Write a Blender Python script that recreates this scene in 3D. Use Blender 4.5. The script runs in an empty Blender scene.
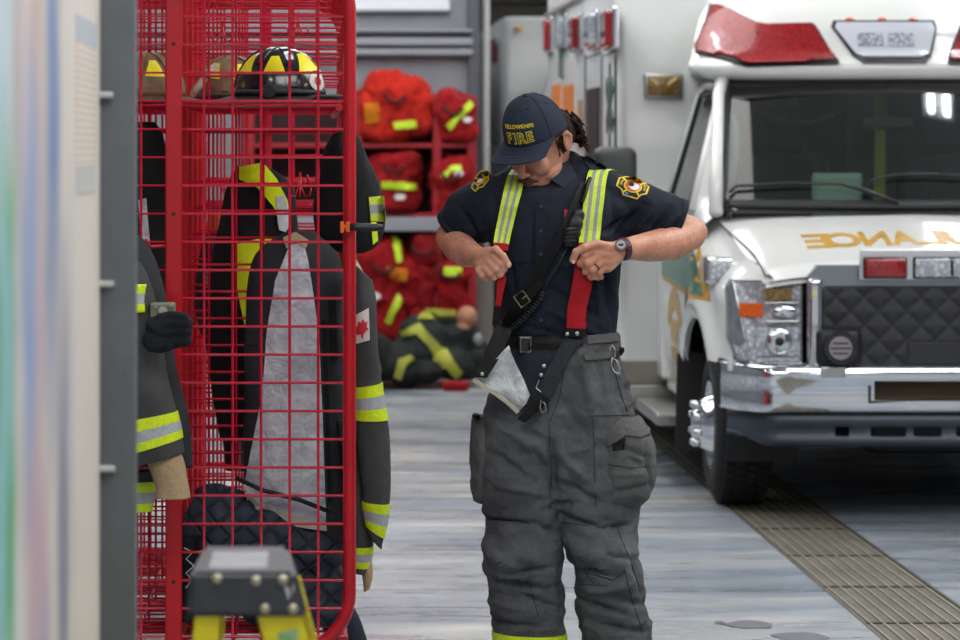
import bpy, bmesh, math, random
from mathutils import Vector, Matrix, noise
from mathutils.bvhtree import BVHTree
R = math.radians
F, VX, VY, EYE = 3200.0, 310.0, 148.0, 1.65
sc = bpy.context.scene
COL = sc.collection
def W(px, py, Y): return Vector(((px-VX)/F*Y, Y, EYE-(py-VY)/F*Y))
def lin(c):
    if isinstance(c, str):
        c = [int(c[i:i+2], 16)/255 for i in (0, 2, 4)]
    return tuple((v/12.92 if v <= .04045 else ((v+.055)/1.055)**2.4) for v in c[:3]) + (1.0,)
def sstep(a, b, x):
    t = max(0, min(1, (x-a)/(b-a))); return t*t*(3-2*t)
def lerp(a, b, t): return a+(b-a)*t

# ---------------------------------------------------------------- materials
class NT:
    def __init__(s, name):
        s.m = bpy.data.materials.new(name); s.m.use_nodes = True
        s.t = s.m.node_tree; s.b = s.t.nodes['Principled BSDF']; s.out = s.t.nodes['Material Output']
    def n(s, kind, **kw):
        nd = s.t.nodes.new(kind)
        for k, v in kw.items():
            if k.startswith('i_'):
                key = k[2:]; key = int(key) if key.isdigit() else key.replace('_', ' ')
                nd.inputs[key].default_value = v
            else: setattr(nd, k, v)
        return nd
    def l(s, a, b): s.t.links.new(a, b)
def ramp(nt, fac, stops, interp='LINEAR'):
    r = nt.n('ShaderNodeValToRGB'); r.color_ramp.interpolation = interp
    e = r.color_ramp.elements
    while len(e) < len(stops): e.new(.5)
    for i, (p, c) in enumerate(stops):
        e[i].position = p; e[i].color = lin(c) if not isinstance(c, (int, float)) else (c, c, c, 1)
    nt.l(fac, r.inputs[0]); return r
def coords(nt, scale=(1, 1, 1), rot=(0, 0, 0), kind='Object'):
    tc = nt.n('ShaderNodeTexCoord'); mp = nt.n('ShaderNodeMapping')
    mp.inputs['Scale'].default_value = scale; mp.inputs['Rotation'].default_value = rot
    nt.l(tc.outputs[kind], mp.inputs[0]); return mp.outputs[0]
def bump(nt, h, strength, dist):
    b = nt.n('ShaderNodeBump'); b.inputs['Strength'].default_value = strength; b.inputs['Distance'].default_value = dist
    nt.l(h, b.inputs['Height'])
    if nt.b.inputs['Normal'].is_linked:
        nt.l(nt.b.inputs['Normal'].links[0].from_socket, b.inputs['Normal'])
    nt.l(b.outputs[0], nt.b.inputs['Normal']); return b
def mat(name, c, rough=.5, metal=0, var=None, vs=6, bs=None, bd=.002, bstr=.5, coat=0, emit=None, es=1, aniso=(1, 1, 1), spec=.5, sheen=0):
    nt = NT(name)
    nt.b.inputs['Base Color'].default_value = lin(c)
    nt.b.inputs['Roughness'].default_value = rough
    nt.b.inputs['Metallic'].default_value = metal
    nt.b.inputs['Specular IOR Level'].default_value = spec
    nt.b.inputs['Coat Weight'].default_value = coat
    nt.b.inputs['Coat Roughness'].default_value = .06
    if sheen: nt.b.inputs['Sheen Weight'].default_value = sheen
    if var:
        no = nt.n('ShaderNodeTexNoise', i_Scale=vs, i_Detail=6.0, i_Roughness=.6); nt.l(coords(nt, aniso), no.inputs['Vector'])
        r = ramp(nt, no.outputs['Fac'], [(.34, c), (.66, var)]); nt.l(r.outputs[0], nt.b.inputs['Base Color'])
    if bs:
        no = nt.n('ShaderNodeTexNoise', i_Scale=bs, i_Detail=4.0, i_Roughness=.6); nt.l(coords(nt, aniso), no.inputs['Vector'])
        bump(nt, no.outputs['Fac'], bstr, bd)
    if emit:
        nt.b.inputs['Emission Color'].default_value = lin(emit); nt.b.inputs['Emission Strength'].default_value = es
    return nt.m
def fabric(name, c, var, weave=900, rough=.9, vs=9, spec=.25, bd=.0006, wr=0, wd=.012):
    nt = NT(name); nt.b.inputs['Roughness'].default_value = rough; nt.b.inputs['Specular IOR Level'].default_value = spec
    co = coords(nt)
    n1 = nt.n('ShaderNodeTexNoise', i_Scale=vs, i_Detail=8.0, i_Roughness=.65); nt.l(co, n1.inputs['Vector'])
    r = ramp(nt, n1.outputs['Fac'], [(.3, c), (.7, var)]); 
    n2 = nt.n('ShaderNodeTexNoise', i_Scale=weave*.35, i_Detail=2.0); nt.l(co, n2.inputs['Vector'])
    mx = nt.n('ShaderNodeMixRGB', blend_type='OVERLAY', i_0=.35); nt.l(r.outputs[0], mx.inputs[1]); nt.l(n2.outputs['Fac'], mx.inputs[2])
    nt.l(mx.outputs[0], nt.b.inputs['Base Color'])
    if wr:
        n3 = nt.n('ShaderNodeTexNoise', i_Scale=wr, i_Detail=5.0, i_Distortion=.8); nt.l(co, n3.inputs['Vector'])
        bump(nt, n3.outputs['Fac'], .6, wd)
    bump(nt, n2.outputs['Fac'], .5, bd)
    return nt.m
def band_mat(name, stops, rough=.45, along='V', seg=None, spec=.5):
    """stripes across a ribbon, read from its UVs"""
    nt = NT(name); nt.b.inputs['Roughness'].default_value = rough; nt.b.inputs['Specular IOR Level'].default_value = spec
    tc = nt.n('ShaderNodeTexCoord'); sp = nt.n('ShaderNodeSeparateXYZ'); nt.l(tc.outputs['UV'], sp.inputs[0])
    r = ramp(nt, sp.outputs[1 if along == 'V' else 0], stops, 'CONSTANT')
    no = nt.n('ShaderNodeTexNoise', i_Scale=120.0, i_Detail=4.0); nt.l(coords(nt), no.inputs['Vector'])
    rr = ramp(nt, no.outputs['Fac'], [(.3, .72), (.65, 1.0)])
    mx = nt.n('ShaderNodeMixRGB', blend_type='MULTIPLY', i_0=.7); nt.l(r.outputs[0], mx.inputs[1]); nt.l(rr.outputs[0], mx.inputs[2])
    nt.l(mx.outputs[0], nt.b.inputs['Base Color'])
    bump(nt, no.outputs['Fac'], .4, .0008)
    return nt.m

# ---------------------------------------------------------------- mesh builder
class MB:
    def __init__(s): s.v = []; s.f = []; s.uv = {}
    def add(s, vs, fs, uvs=None):
        o = len(s.v); s.v += [Vector(v) for v in vs]
        for i, f in enumerate(fs):
            if uvs: s.uv[len(s.f)] = uvs[i]
            s.f.append(tuple(o+k for k in f))
        return s
    def box(s, a, b):
        x0, y0, z0 = [min(p, q) for p, q in zip(a, b)]; x1, y1, z1 = [max(p, q) for p, q in zip(a, b)]
        return s.add([(x0,y0,z0),(x1,y0,z0),(x1,y1,z0),(x0,y1,z0),(x0,y0,z1),(x1,y0,z1),(x1,y1,z1),(x0,y1,z1)],
                     [(0,3,2,1),(4,5,6,7),(0,1,5,4),(1,2,6,5),(2,3,7,6),(3,0,4,7)])
    def rbox(s, a, b, r=.01, seg=2):
        bm = bmesh.new(); bmesh.ops.create_cube(bm, size=1)
        a = Vector(a); b = Vector(b); c = (a+b)/2; d = b-a
        for v in bm.verts: v.co = Vector((c.x+v.co.x*abs(d.x), c.y+v.co.y*abs(d.y), c.z+v.co.z*abs(d.z)))
        bmesh.ops.bevel(bm, geom=bm.edges[:], offset=r, segments=seg, affect='EDGES', profile=.5)
        return s.frombm(bm)
    def frombm(s, bm):
        bm.verts.ensure_lookup_table(); bm.verts.index_update()
        s.add([v.co.copy() for v in bm.verts], [[v.index for v in f.verts] for f in bm.faces]); bm.free(); return s
    def tube(s, pts, r, n=8, closed=False, cap=True):
        pts = [Vector(p) for p in pts]; k = len(pts); rs = r if isinstance(r, (list, tuple)) else [r]*k
        rings = []; up = None
        for i, p in enumerate(pts):
            if closed: d = pts[(i+1) % k]-pts[i-1]
            else: d = pts[min(i+1, k-1)]-pts[max(i-1, 0)]
            d.normalize()
            if up is None:
                up = Vector((0, 0, 1)) if abs(d.z) < .9 else Vector((1, 0, 0))
            a = d.cross(up)
            if a.length < 1e-5: a = d.orthogonal()
            a.normalize(); b = a.cross(d).normalized(); up = b
            rings.append([p+(a*math.cos(t)+b*math.sin(t))*rs[i] for t in [2*math.pi*j/n for j in range(n)]])
        vs = [v for rg in rings for v in rg]; fs = []
        m = k if closed else k-1
        for i in range(m):
            q = (i+1) % k
            for j in range(n): fs.append((i*n+j, i*n+(j+1) % n, q*n+(j+1) % n, q*n+j))
        if cap and not closed:
            fs.append(tuple(range(n))[::-1]); fs.append(tuple((k-1)*n+j for j in range(n)))
        return s.add(vs, fs)
    def rod(s, a, b, r, r2=None, n=12): return s.tube([a, b], [r, r if r2 is None else r2], n)
    def ell(s, c, rad, rot=None, nu=20, nv=12, p=1):
        c = Vector(c); vs = []; fs = []
        for i in range(nv+1):
            ph = math.pi*i/nv
            for j in range(nu):
                th = 2*math.pi*j/nu
                q = Vector((math.sin(ph)*math.cos(th), math.sin(ph)*math.sin(th), math.cos(ph)))
                if p != 1: q = Vector([math.copysign(abs(k)**p, k) for k in q])
                q = Vector((q.x*rad[0], q.y*rad[1], q.z*rad[2]))
                if rot: q = rot @ q
                vs.append(c+q)
        for i in range(nv):
            for j in range(nu): fs.append((i*nu+j, (i+1)*nu+j, (i+1)*nu+(j+1) % nu, i*nu+(j+1) % nu))
        bm = bmesh.new(); bv = [bm.verts.new(v) for v in vs]
        for f in fs:
            try: bm.faces.new([bv[k] for k in f])
            except ValueError: pass
        bmesh.ops.remove_doubles(bm, verts=bm.verts[:], dist=1e-6)
        return s.frombm(bm)
    def prism(s, poly, d):
        """poly: 3-D outline, d: extrusion vector"""
        n = len(poly); poly = [Vector(p) for p in poly]; d = Vector(d)
        return s.add(poly+[p+d for p in poly], [tuple(range(n))[::-1], tuple(range(n, 2*n))]+[(i, (i+1) % n, n+(i+1) % n, n+i) for i in range(n)])
    def loft(s, rings, cap=True, closed=True, uv=False):
        n = len(rings[0]); k = len(rings); vs = [v for r in rings for v in r]; fs = []; uvs = []
        m = n if closed else n-1
        for i in range(k-1):
            for j in range(m):
                fs.append((i*n+j, i*n+(j+1) % n, (i+1)*n+(j+1) % n, (i+1)*n+j))
                uvs.append([(j/m, i/(k-1)), ((j+1)/m, i/(k-1)), ((j+1)/m, (i+1)/(k-1)), (j/m, (i+1)/(k-1))])
        if cap and closed:
            fs.append(tuple(range(n))[::-1]); uvs.append([(0, 0)]*n)
            fs.append(tuple((k-1)*n+j for j in range(n))); uvs.append([(0, 1)]*n)
        return s.add(vs, fs, uvs if uv else None)
    def ribbon(s, L, Rr, th, nrm=Vector((0, -1, 0))):
        """strip between two edge polylines with thickness; u across, v along"""
        n = len(L); vs = []; fs = []; uvs = []
        for a, b in zip(L, Rr): vs += [a+nrm*th, b+nrm*th, b, a]
        for i in range(n-1):
            v0, v1 = i/(n-1), (i+1)/(n-1); o, q = i*4, i*4+4
            fs.append((o, o+1, q+1, q)); uvs.append([(0, v0), (1, v0), (1, v1), (0, v1)])
            fs.append((o+1, o+2, q+2, q+1)); uvs.append([(1, v0), (1, v0), (1, v1), (1, v1)])
            fs.append((o+2, o+3, q+3, q+2)); uvs.append([(1, v0), (0, v0), (0, v1), (1, v1)])
            fs.append((o+3, o, q, q+3)); uvs.append([(0, v0), (0, v0), (0, v1), (0, v1)])
        e = (n-1)*4
        fs += [(3, 2, 1, 0), (e, e+1, e+2, e+3)]; uvs += [[(0, 0)]*4, [(1, 1)]*4]
        return s.add(vs, fs, uvs)
    def build(s, name, m, parent=None, smooth=False, fix=True, autos=None):
        me = bpy.data.meshes.new(name)
        me.from_pydata([tuple(v) for v in s.v], [], s.f)
        if s.uv:
            ul = me.uv_layers.new(name='UVMap')
            for p in me.polygons:
                u = s.uv.get(p.index)
                if u:
                    for k, li in enumerate(p.loop_indices): ul.data[li].uv = u[k]
        if fix:
            bm = bmesh.new(); bm.from_mesh(me); bmesh.ops.recalc_face_normals(bm, faces=bm.faces[:]); bm.to_mesh(me); bm.free()
        if smooth:
            me.polygons.foreach_set('use_smooth', [True]*len(me.polygons))
        if autos:
            me.polygons.foreach_set('use_smooth', [True]*len(me.polygons))
            try: me.set_sharp_from_angle(angle=R(autos))
            except Exception: pass
        me.materials.append(m)
        o = bpy.data.objects.new(name, me); COL.objects.link(o)
        if parent: setpar(o, parent)
        return o
def setpar(o, parent):
    o.parent = parent; bpy.context.view_layer.update() if False else None
    o.matrix_parent_inverse = wm(parent).inverted()
def wm(o):
    m = o.matrix_basis.copy()
    return (wm(o.parent) @ o.matrix_parent_inverse @ m) if o.parent else m
def empty(name, loc, label=None, cat=None, group=None):
    o = bpy.data.objects.new(name, None); COL.objects.link(o); o.location = loc; o.empty_display_size = .1
    return tag(o, label, cat, group)
def tag(o, label=None, cat=None, group=None, kind=None):
    if label: o['label'] = label
    if cat: o['category'] = cat
    if group: o['group'] = group
    if kind: o['kind'] = kind
    return o
def copy_tree(o, parent=None):
    c = o.copy(); COL.objects.link(c)
    if parent:
        c.parent = parent; c.matrix_parent_inverse = o.matrix_parent_inverse.copy()
    for ch in [k for k in bpy.data.objects if k.parent == o]: copy_tree(ch, c)
    return c
def evalmesh(o):
    dg = bpy.context.evaluated_depsgraph_get()
    return bpy.data.meshes.new_from_object(o.evaluated_get(dg))
def remesh(mb, voxel, smooth=4, fac=.5):
    """union of overlapping closed shells into one continuous surface -> mesh"""
    o = mb.build('tmp', bpy.data.materials[0])
    m = o.modifiers.new('r', 'REMESH'); m.mode = 'VOXEL'; m.voxel_size = voxel; m.use_smooth_shade = True
    if smooth:
        s = o.modifiers.new('s', 'SMOOTH'); s.iterations = smooth; s.factor = fac
    me = evalmesh(o); bpy.data.objects.remove(o); me.materials.clear(); return me
def link(me, name, m, parent=None, smooth=True):
    me.name = name; me.materials.clear(); me.materials.append(m)
    if smooth: me.polygons.foreach_set('use_smooth', [True]*len(me.polygons))
    o = bpy.data.objects.new(name, me); COL.objects.link(o)
    if parent: setpar(o, parent)
    return o
def displace(me, fn):
    """fn(co, normal) -> new co"""
    ns = [v.normal.copy() for v in me.vertices]
    for v, n in zip(me.vertices, ns): v.co = fn(v.co, n)
    me.update()
def bvh(me_or_o):
    me = me_or_o.data if hasattr(me_or_o, 'data') else me_or_o
    return BVHTree.FromPolygons([v.co.copy() for v in me.vertices], [tuple(p.vertices) for p in me.polygons])
EYEPT = Vector((0, 0, EYE))
def hitpx(tree, px, py, off=.003, far=None):
    d = W(px, py, 1.0)-EYEPT; h = tree.ray_cast(EYEPT, d.normalized())
    if h[0] is None: return None
    n = h[1] if h[1].dot(d) < 0 else -h[1]
    return h[0]+n*off
def patch(tree, poly, m, name, parent, off=.003, th=.003, step=6, ray=None, back=True):
    """piece of cloth or lens whose outline (2-D) is laid onto the surface in tree; ray(u,v)->(origin,dir)"""
    bm = bmesh.new(); bm.faces.new([bm.verts.new((u, v, 0)) for u, v in poly])
    us = [p[0] for p in poly]; vs = [p[1] for p in poly]
    for ax, lo, hi in ((0, min(us), max(us)), (1, min(vs), max(vs))):
        k = lo+step
        while k < hi:
            co = (k, 0, 0) if ax == 0 else (0, k, 0); no = (1, 0, 0) if ax == 0 else (0, 1, 0)
            bmesh.ops.bisect_plane(bm, geom=bm.verts[:]+bm.edges[:]+bm.faces[:], plane_co=co, plane_no=no); k += step
    bmesh.ops.triangulate(bm, faces=bm.faces[:])
    last = None; P = {}
    bm.verts.ensure_lookup_table()
    for v in bm.verts:
        u, w = v.co.x, v.co.y
        if ray: o, d = ray(u, w)
        else: o = EYEPT; d = (W(u, w, 1.0)-EYEPT).normalized()
        h = tree.ray_cast(o, d)
        if h[0] is not None: P[v.index] = (h[0], h[1] if h[1].dot(d) < 0 else -h[1], (h[0]-o).length)
        else: P[v.index] = None
    ok = [p for p in P.values() if p]
    if not ok: bm.free(); return None
    base = sum(p[2] for p in ok)/len(ok)
    vs0 = []; vs1 = []
    ul = []
    for v in bm.verts:
        u, w = v.co.x, v.co.y
        if ray: o, d = ray(u, w)
        else: o = EYEPT; d = (W(u, w, 1.0)-EYEPT).normalized()
        p = P[v.index]
        if p is None: c = o+d*base; n = -d
        else: c, n = p[0], p[1]
        vs0.append(c+n*(off+th)); vs1.append(c+n*(off if back else 0))
        ul.append(((u-min(us))/(max(us)-min(us)+1e-9), (w-min(vs))/(max(vs)-min(vs)+1e-9)))
    N = len(vs0); mb = MB(); fs = []; uvs = []
    for f in bm.faces:
        ids = [x.index for x in f.verts]; fs.append(tuple(ids)); uvs.append([ul[i] for i in ids])
        fs.append(tuple(N+i for i in ids[::-1])); uvs.append([ul[i] for i in ids[::-1]])
    for e in bm.edges:
        if len(e.link_faces) == 1:
            a, b = e.verts[0].index, e.verts[1].index; fs.append((a, b, N+b, N+a)); uvs.append([ul[a], ul[b], ul[b], ul[a]])
    bm.free(); mb.add(vs0+vs1, fs, uvs)
    return mb.build(name, m, parent, smooth=False, autos=40)
def text2d(body, size=1, bold=0.0, align='CENTER', sx=1.0, res=3):
    c = bpy.data.curves.new('t', 'FONT'); c.body = body; c.size = size; c.offset = bold; c.align_x = align; c.align_y = 'CENTER'; c.resolution_u = res
    o = bpy.data.objects.new('t', c); COL.objects.link(o)
    me = evalmesh(o); bpy.data.objects.remove(o)
    return [(v.co.x*sx, v.co.y) for v in me.vertices], [tuple(p.vertices) for p in me.polygons]
def mapped(vf, fn, th, name, m, parent):
    """flat lettering laid out by fn(u,v)->(point, normal)"""
    vs, fs = vf; a = []; b = []
    for u, v in vs:
        p, n = fn(u, v); a.append(p+n*th); b.append(p)
    N = len(a); edges = {}
    for f in fs:
        for i in range(len(f)):
            e = (f[i], f[(i+1) % len(f)]); k = (min(e), max(e)); edges.setdefault(k, []).append(e)
    ff = [tuple(f) for f in fs]+[tuple(N+i for i in f[::-1]) for f in fs]+[(e[0][0], e[0][1], N+e[0][1], N+e[0][0]) for e in edges.values() if len(e) == 1]
    return MB().add(a+b, ff).build(name, m, parent)

# cloth bodies described by pairs of picture-side points
def interp(sec, t):
    n = len(sec)-1; x = min(max(t, 0), 1)*n; i = min(int(x), n-1); u = x-i
    p0, p1, p2, p3 = sec[max(i-1, 0)], sec[i], sec[i+1], sec[min(i+2, n)]
    return [.5*((2*b)+(-a+c)*u+(2*a-5*b+4*c-d)*u*u+(-a+3*b-3*c+d)*u**3) for a, b, c, d in zip(p0, p1, p2, p3)]
def wrink(p, amp, fr, seed=0, st=(1, 1, .45)):
    q = Vector((p.x*fr*st[0]+seed, p.y*fr*st[1]+seed*1.7, p.z*fr*st[2]))
    a = noise.noise(q); b = noise.noise(q*2.3+Vector((5, 3, 1)))
    return amp*((1-abs(a)*2.2)+.4*b)
def limbrings(sec, t0, t1, k, n=28, grow=0, amp=0, fr=9, seed=0, st=(1, 1, .45), pw=1.0):
    """sec rows: (xl,yl,xr,yr,Y,dd[,Y2])"""
    rings = []
    for i in range(k):
        r = interp(sec, lerp(t0, t1, i/(k-1)))
        Yl = r[4]; Yr = r[6] if len(r) > 6 else r[4]
        a = W(r[0], r[1], Yl); b = W(r[2], r[3], Yr); c = (a+b)/2; h = (b-a)/2; dd = r[5]
        ring = []
        dn = Vector((-h.y, h.x, 0)); dn = dn.normalized() if dn.length > 1e-6 else Vector((0, 1, 0))
        hl = h.length
        for j in range(n):
            th = 2*math.pi*j/n; cx, sx = math.cos(th), math.sin(th)
            cx = math.copysign(abs(cx)**pw, cx); sx = math.copysign(abs(sx)**pw, sx)
            p = c+h*cx*(1+grow/max(hl, .01))+dn*sx*(dd+grow)
            if amp: p += ((p-c).normalized())*wrink(p, amp, fr, seed, st)
            ring.append(p)
        rings.append(ring)
    return rings
def limb(sec, name, m, parent, k=40, **kw):
    return MB().loft(limbrings(sec, 0, 1, k, **kw), uv=True).build(name, m, parent, smooth=True)
def cuff(sec, t0, t1, name, m, parent, grow=.004, k=7, **kw):
    """closed band around a limb"""
    a = limbrings(sec, t0, t1, k, grow=grow, **kw); b = limbrings(sec, t0, t1, k, grow=-.004, **kw)
    mb = MB(); mb.loft(a, cap=False, uv=True); mb.loft(b, cap=False, uv=True)
    n = len(a[0])
    for e in (0, k-1):
        mb.add(a[e]+b[e], [(j, (j+1) % n, n+(j+1) % n, n+j) for j in range(n)], [[(j/n, e/(k-1))]*4 for j in range(n)])
    return mb.build(name, m, parent, smooth=True)

M = {}
M['black'] = mat('black_plastic', '1a1b1d', .45)
M['rubber'] = mat('rubber', '17171a', .8, bs=60, bd=.003)
M['hivis'] = mat('hivis_yellow', 'd6e813', .55, var='e4f22a', vs=30, bs=90, bd=.001)
M['silver'] = mat('reflective_silver', 'a9adae', .35, var='c3c7c8', vs=40)
M['tri'] = band_mat('hivis_band', [(0, 'd4e815'), (.33, 'a8acad'), (.67, 'd4e815')])
M['tri_dull'] = band_mat('hivis_band_worn', [(0, 'c2cc3a'), (.33, '8d9190'), (.67, 'c2cc3a')], .6)
M['chrome'] = mat('chrome', 'e6e8ea', .07, 1, var='d9dcdf', vs=4)
M['steel'] = mat('brushed_steel', 'b4b4b0', .35, 1, bs=40, bd=.0004)
M['white'] = mat('white_paint', 'e3e4e2', .22, 0, coat=.5, var='dddfdd', vs=2)
M['red_bag'] = fabric('red_bag_cloth', '6a0a10', 'a5161a', wr=9)
# ---------------------------------------------------------------- the setting
def struct(o): o['kind'] = 'structure'; return o
def floor_mat():
    nt = NT('concrete_floor')
    co = coords(nt, (.55, 1.3, 1)); n1 = nt.n('ShaderNodeTexNoise', i_Scale=1.1, i_Detail=9.0, i_Roughness=.62, i_Distortion=.6); nt.l(co, n1.inputs['Vector'])
    r1 = ramp(nt, n1.outputs['Fac'], [(.30, '6c7682'), (.45, '8a949f'), (.56, 'a5aaae'), (.70, 'c6c5c0')])
    co2 = coords(nt, (.3, 1.6, 1)); n2 = nt.n('ShaderNodeTexNoise', i_Scale=3.0, i_Detail=4.0, i_Roughness=.7); nt.l(co2, n2.inputs['Vector'])
    r2 = ramp(nt, n2.outputs['Fac'], [(.3, .72), (.7, 1.0)])
    mx = nt.n('ShaderNodeMixRGB', blend_type='MULTIPLY', i_0=.55); nt.l(r1.outputs[0], mx.inputs[1]); nt.l(r2.outputs[0], mx.inputs[2])
    nt.l(mx.outputs[0], nt.b.inputs['Base Color'])
    rr = ramp(nt, n2.outputs['Fac'], [(.35, .22), (.65, .42)]); nt.l(rr.outputs[0], nt.b.inputs['Roughness'])
    nt.b.inputs['Specular IOR Level'].default_value = .5
    n3 = nt.n('ShaderNodeTexNoise', i_Scale=14.0, i_Detail=5.0); nt.l(coords(nt), n3.inputs['Vector']); bump(nt, n3.outputs['Fac'], .12, .01)
    return nt.m
def grate_mat():
    nt = NT('trench_grate'); co = coords(nt)
    w = nt.n('ShaderNodeTexWave', wave_type='BANDS', bands_direction='Y', i_Scale=12.0); nt.l(co, w.inputs['Vector'])
    n = nt.n('ShaderNodeTexNoise', i_Scale=3.0, i_Detail=6.0); nt.l(co, n.inputs['Vector'])
    r = ramp(nt, n.outputs['Fac'], [(.3, '5f5b50'), (.7, '7d786b')]); r2 = ramp(nt, w.outputs['Fac'], [(.3, .4), (.6, 1.0)])
    mx = nt.n('ShaderNodeMixRGB', blend_type='MULTIPLY', i_0=.75); nt.l(r.outputs[0], mx.inputs[1]); nt.l(r2.outputs[0], mx.inputs[2])
    nt.l(mx.outputs[0], nt.b.inputs['Base Color']); nt.b.inputs['Roughness'].default_value = .6
    bump(nt, w.outputs['Fac'], .8, .008); return nt.m
M['floor'] = floor_mat(); M['grate'] = grate_mat()
M['grate_bar'] = mat('grate_rail', '989282', .5, .2, var='827c6c', vs=5)
M['wallgrey'] = mat('grey_wall', '7e8086', .7, var='86888d', vs=3, bs=80, bd=.001)
M['walldark'] = mat('slate_wall', '55585c', .6, var='5c5f63', vs=3)
M['railgrey'] = mat('grey_conduit', '8d9096', .4)
M['concrete'] = mat('white_ceiling', 'c9cac8', .8)
gx0, gx1 = 1.918, 2.345
struct(MB().box((-5, -6, -.2), (gx0, 40, 0)).box((gx1, -6, -.2), (10, 40, 0)).box((gx0, -6, -.2), (gx1, 40, -.02)).build('floor', M['floor']))
# trench drain: a row of cast grates with long rails
g = empty('trench_drain', (gx0, 9, 0), 'long taupe trench drain grating running under the parked ambulance at right', 'drain')
MB().box((gx0+.006, 5.5, -.02), (gx1-.006, 33, -.004)).build('grate', M['grate'], g)
mb = MB()
for k in range(9):
    x = gx0+.03+(gx1-gx0-.06)*k/8
    mb.box((x-.004, 5.5, -.006), (x+.004, 33, .0005))
mb.build('rail', M['grate_bar'], g)
mb = MB()
for x in (gx0, gx1-.012): mb.box((x, 5.5, -.012), (x+.012, 33, .002))
mb.build('edge_angle', mat('edge_angle', '4d493f', .5), g)
mb = MB(); y = 5.6
while y < 30: mb.box((gx0+.01, y, -.008), (gx1-.01, y+.012, .001)); y += .92
mb.build('grate_joint', mat('joint', '38352e', .6), g)
for i, (x, y, a, b) in enumerate(((1.525, 11.07, .085, .018), (1.655, 10.80, .085, .020), (1.425, 11.12, .018, .008))):
    ring = []
    for k in range(28):
        t = 2*math.pi*k/28; rr = 1+.28*noise.noise(Vector((math.cos(t)*1.6+i*7, math.sin(t)*1.6, 0)))
        ring.append((x+a*rr*math.cos(t), y+b*6*rr*math.sin(t)*.8, .0015))
    o = MB().prism(ring, (0, 0, .001)).build('water_patch', mat('wet_floor', '5c5f66', .5) if i == 0 else bpy.data.materials['wet_floor'])
    tag(o, ['dark wet patch on the floor, widest and highest one beside the drain', 'dark wet patch on the floor nearest the bottom edge of the photo', 'smallest dark wet spot, left end of the wet patches'][i], 'puddle')
# shell
XW = 1.21
struct(MB().box((-5, 23.4, 0), (XW, 23.6, 5.2)).build('wall_back', M['wallgrey']))
struct(MB().box((XW-.2, 23.6, 0), (XW, 40, 5.2)).build('wall_back_side', M['wallgrey']))
struct(MB().box((-5.2, -6, 0), (-5, 23.6, 5.2)).build('wall_left', M['wallgrey']))
struct(MB().box((9.8, -6, 0), (10, 40, 5.2)).build('wall_right', M['wallgrey']))
struct(MB().box((-5, -6, 5.2), (10, 40, 5.4)).build('ceiling', M['concrete']))
# slatted overhead door far behind the second ambulance
gd = empty('door_1', (4, 38, 0)); gd['kind'] = 'structure'
mb = MB(); z = 0
while z < 5.1: mb.rbox((XW, 38, z), (9.8, 38.08, z+.27), .02, 1); z += .28
mb.build('door_panel', mat('taupe_door', '6d675c', .55, var='625d53', vs=2), gd)
struct(MB().box((XW, 38.1, 0), (9.8, 38.2, 5.2)).build('wall_far', M['walldark']))
mb = MB()
for (y0, y1) in ((29, 33), (38, 46), (49, 56)):
    a = W(200, y1, 23.35); b = W(474, y0, 23.35); mb.rbox((-4.9, 23.3, a.z), (XW-.02, 23.4, b.z), .012, 1)
struct(mb.build('trim_1', M['railgrey']))
a = W(474, 60, 23.38); struct(MB().rbox((XW-.06, 23.33, 0), (XW+.03, 23.42, 5.2), .01, 1).build('trim_2', mat('dark_corner_angle', '4e5157', .5)))
a = W(461, 372, 23.2); b = W(493, 262, 23.2)
struct(MB().rbox((a.x, 23.1, 0), (b.x, 23.3, b.z), .015, 2).build('trim_3', mat('taupe_post_guard', '8a857b', .55, var='7d786f', vs=8)))
# white downpipe
o = tag(MB().tube([W(486, 372, 23.9), W(486, -160, 23.9)], .026, 14).build('downpipe', mat('white_pipe', 'd5d4d0', .4), smooth=True), 'white vertical pipe at the end of the grey back wall', 'pipe')
o['kind'] = 'structure'
# white board high on the wall
a = W(352, 10, 23.3); wb = empty('wall_board', (a.x+.3, 23.38, a.z), 'white board high on the grey back wall, cut by the top edge', 'board')
MB().rbox((a.x, 23.34, a.z), (W(450, 0, 23.3).x, 23.39, a.z+.75), .006, 1).build('panel', mat('white_board', 'dfe2e8', .4), wb)
MB().rbox((a.x, 23.33, a.z-.012), (W(450, 0, 23.3).x, 23.395, a.z+.006), .004, 1).build('lower_edge', M['railgrey'], wb)
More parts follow.
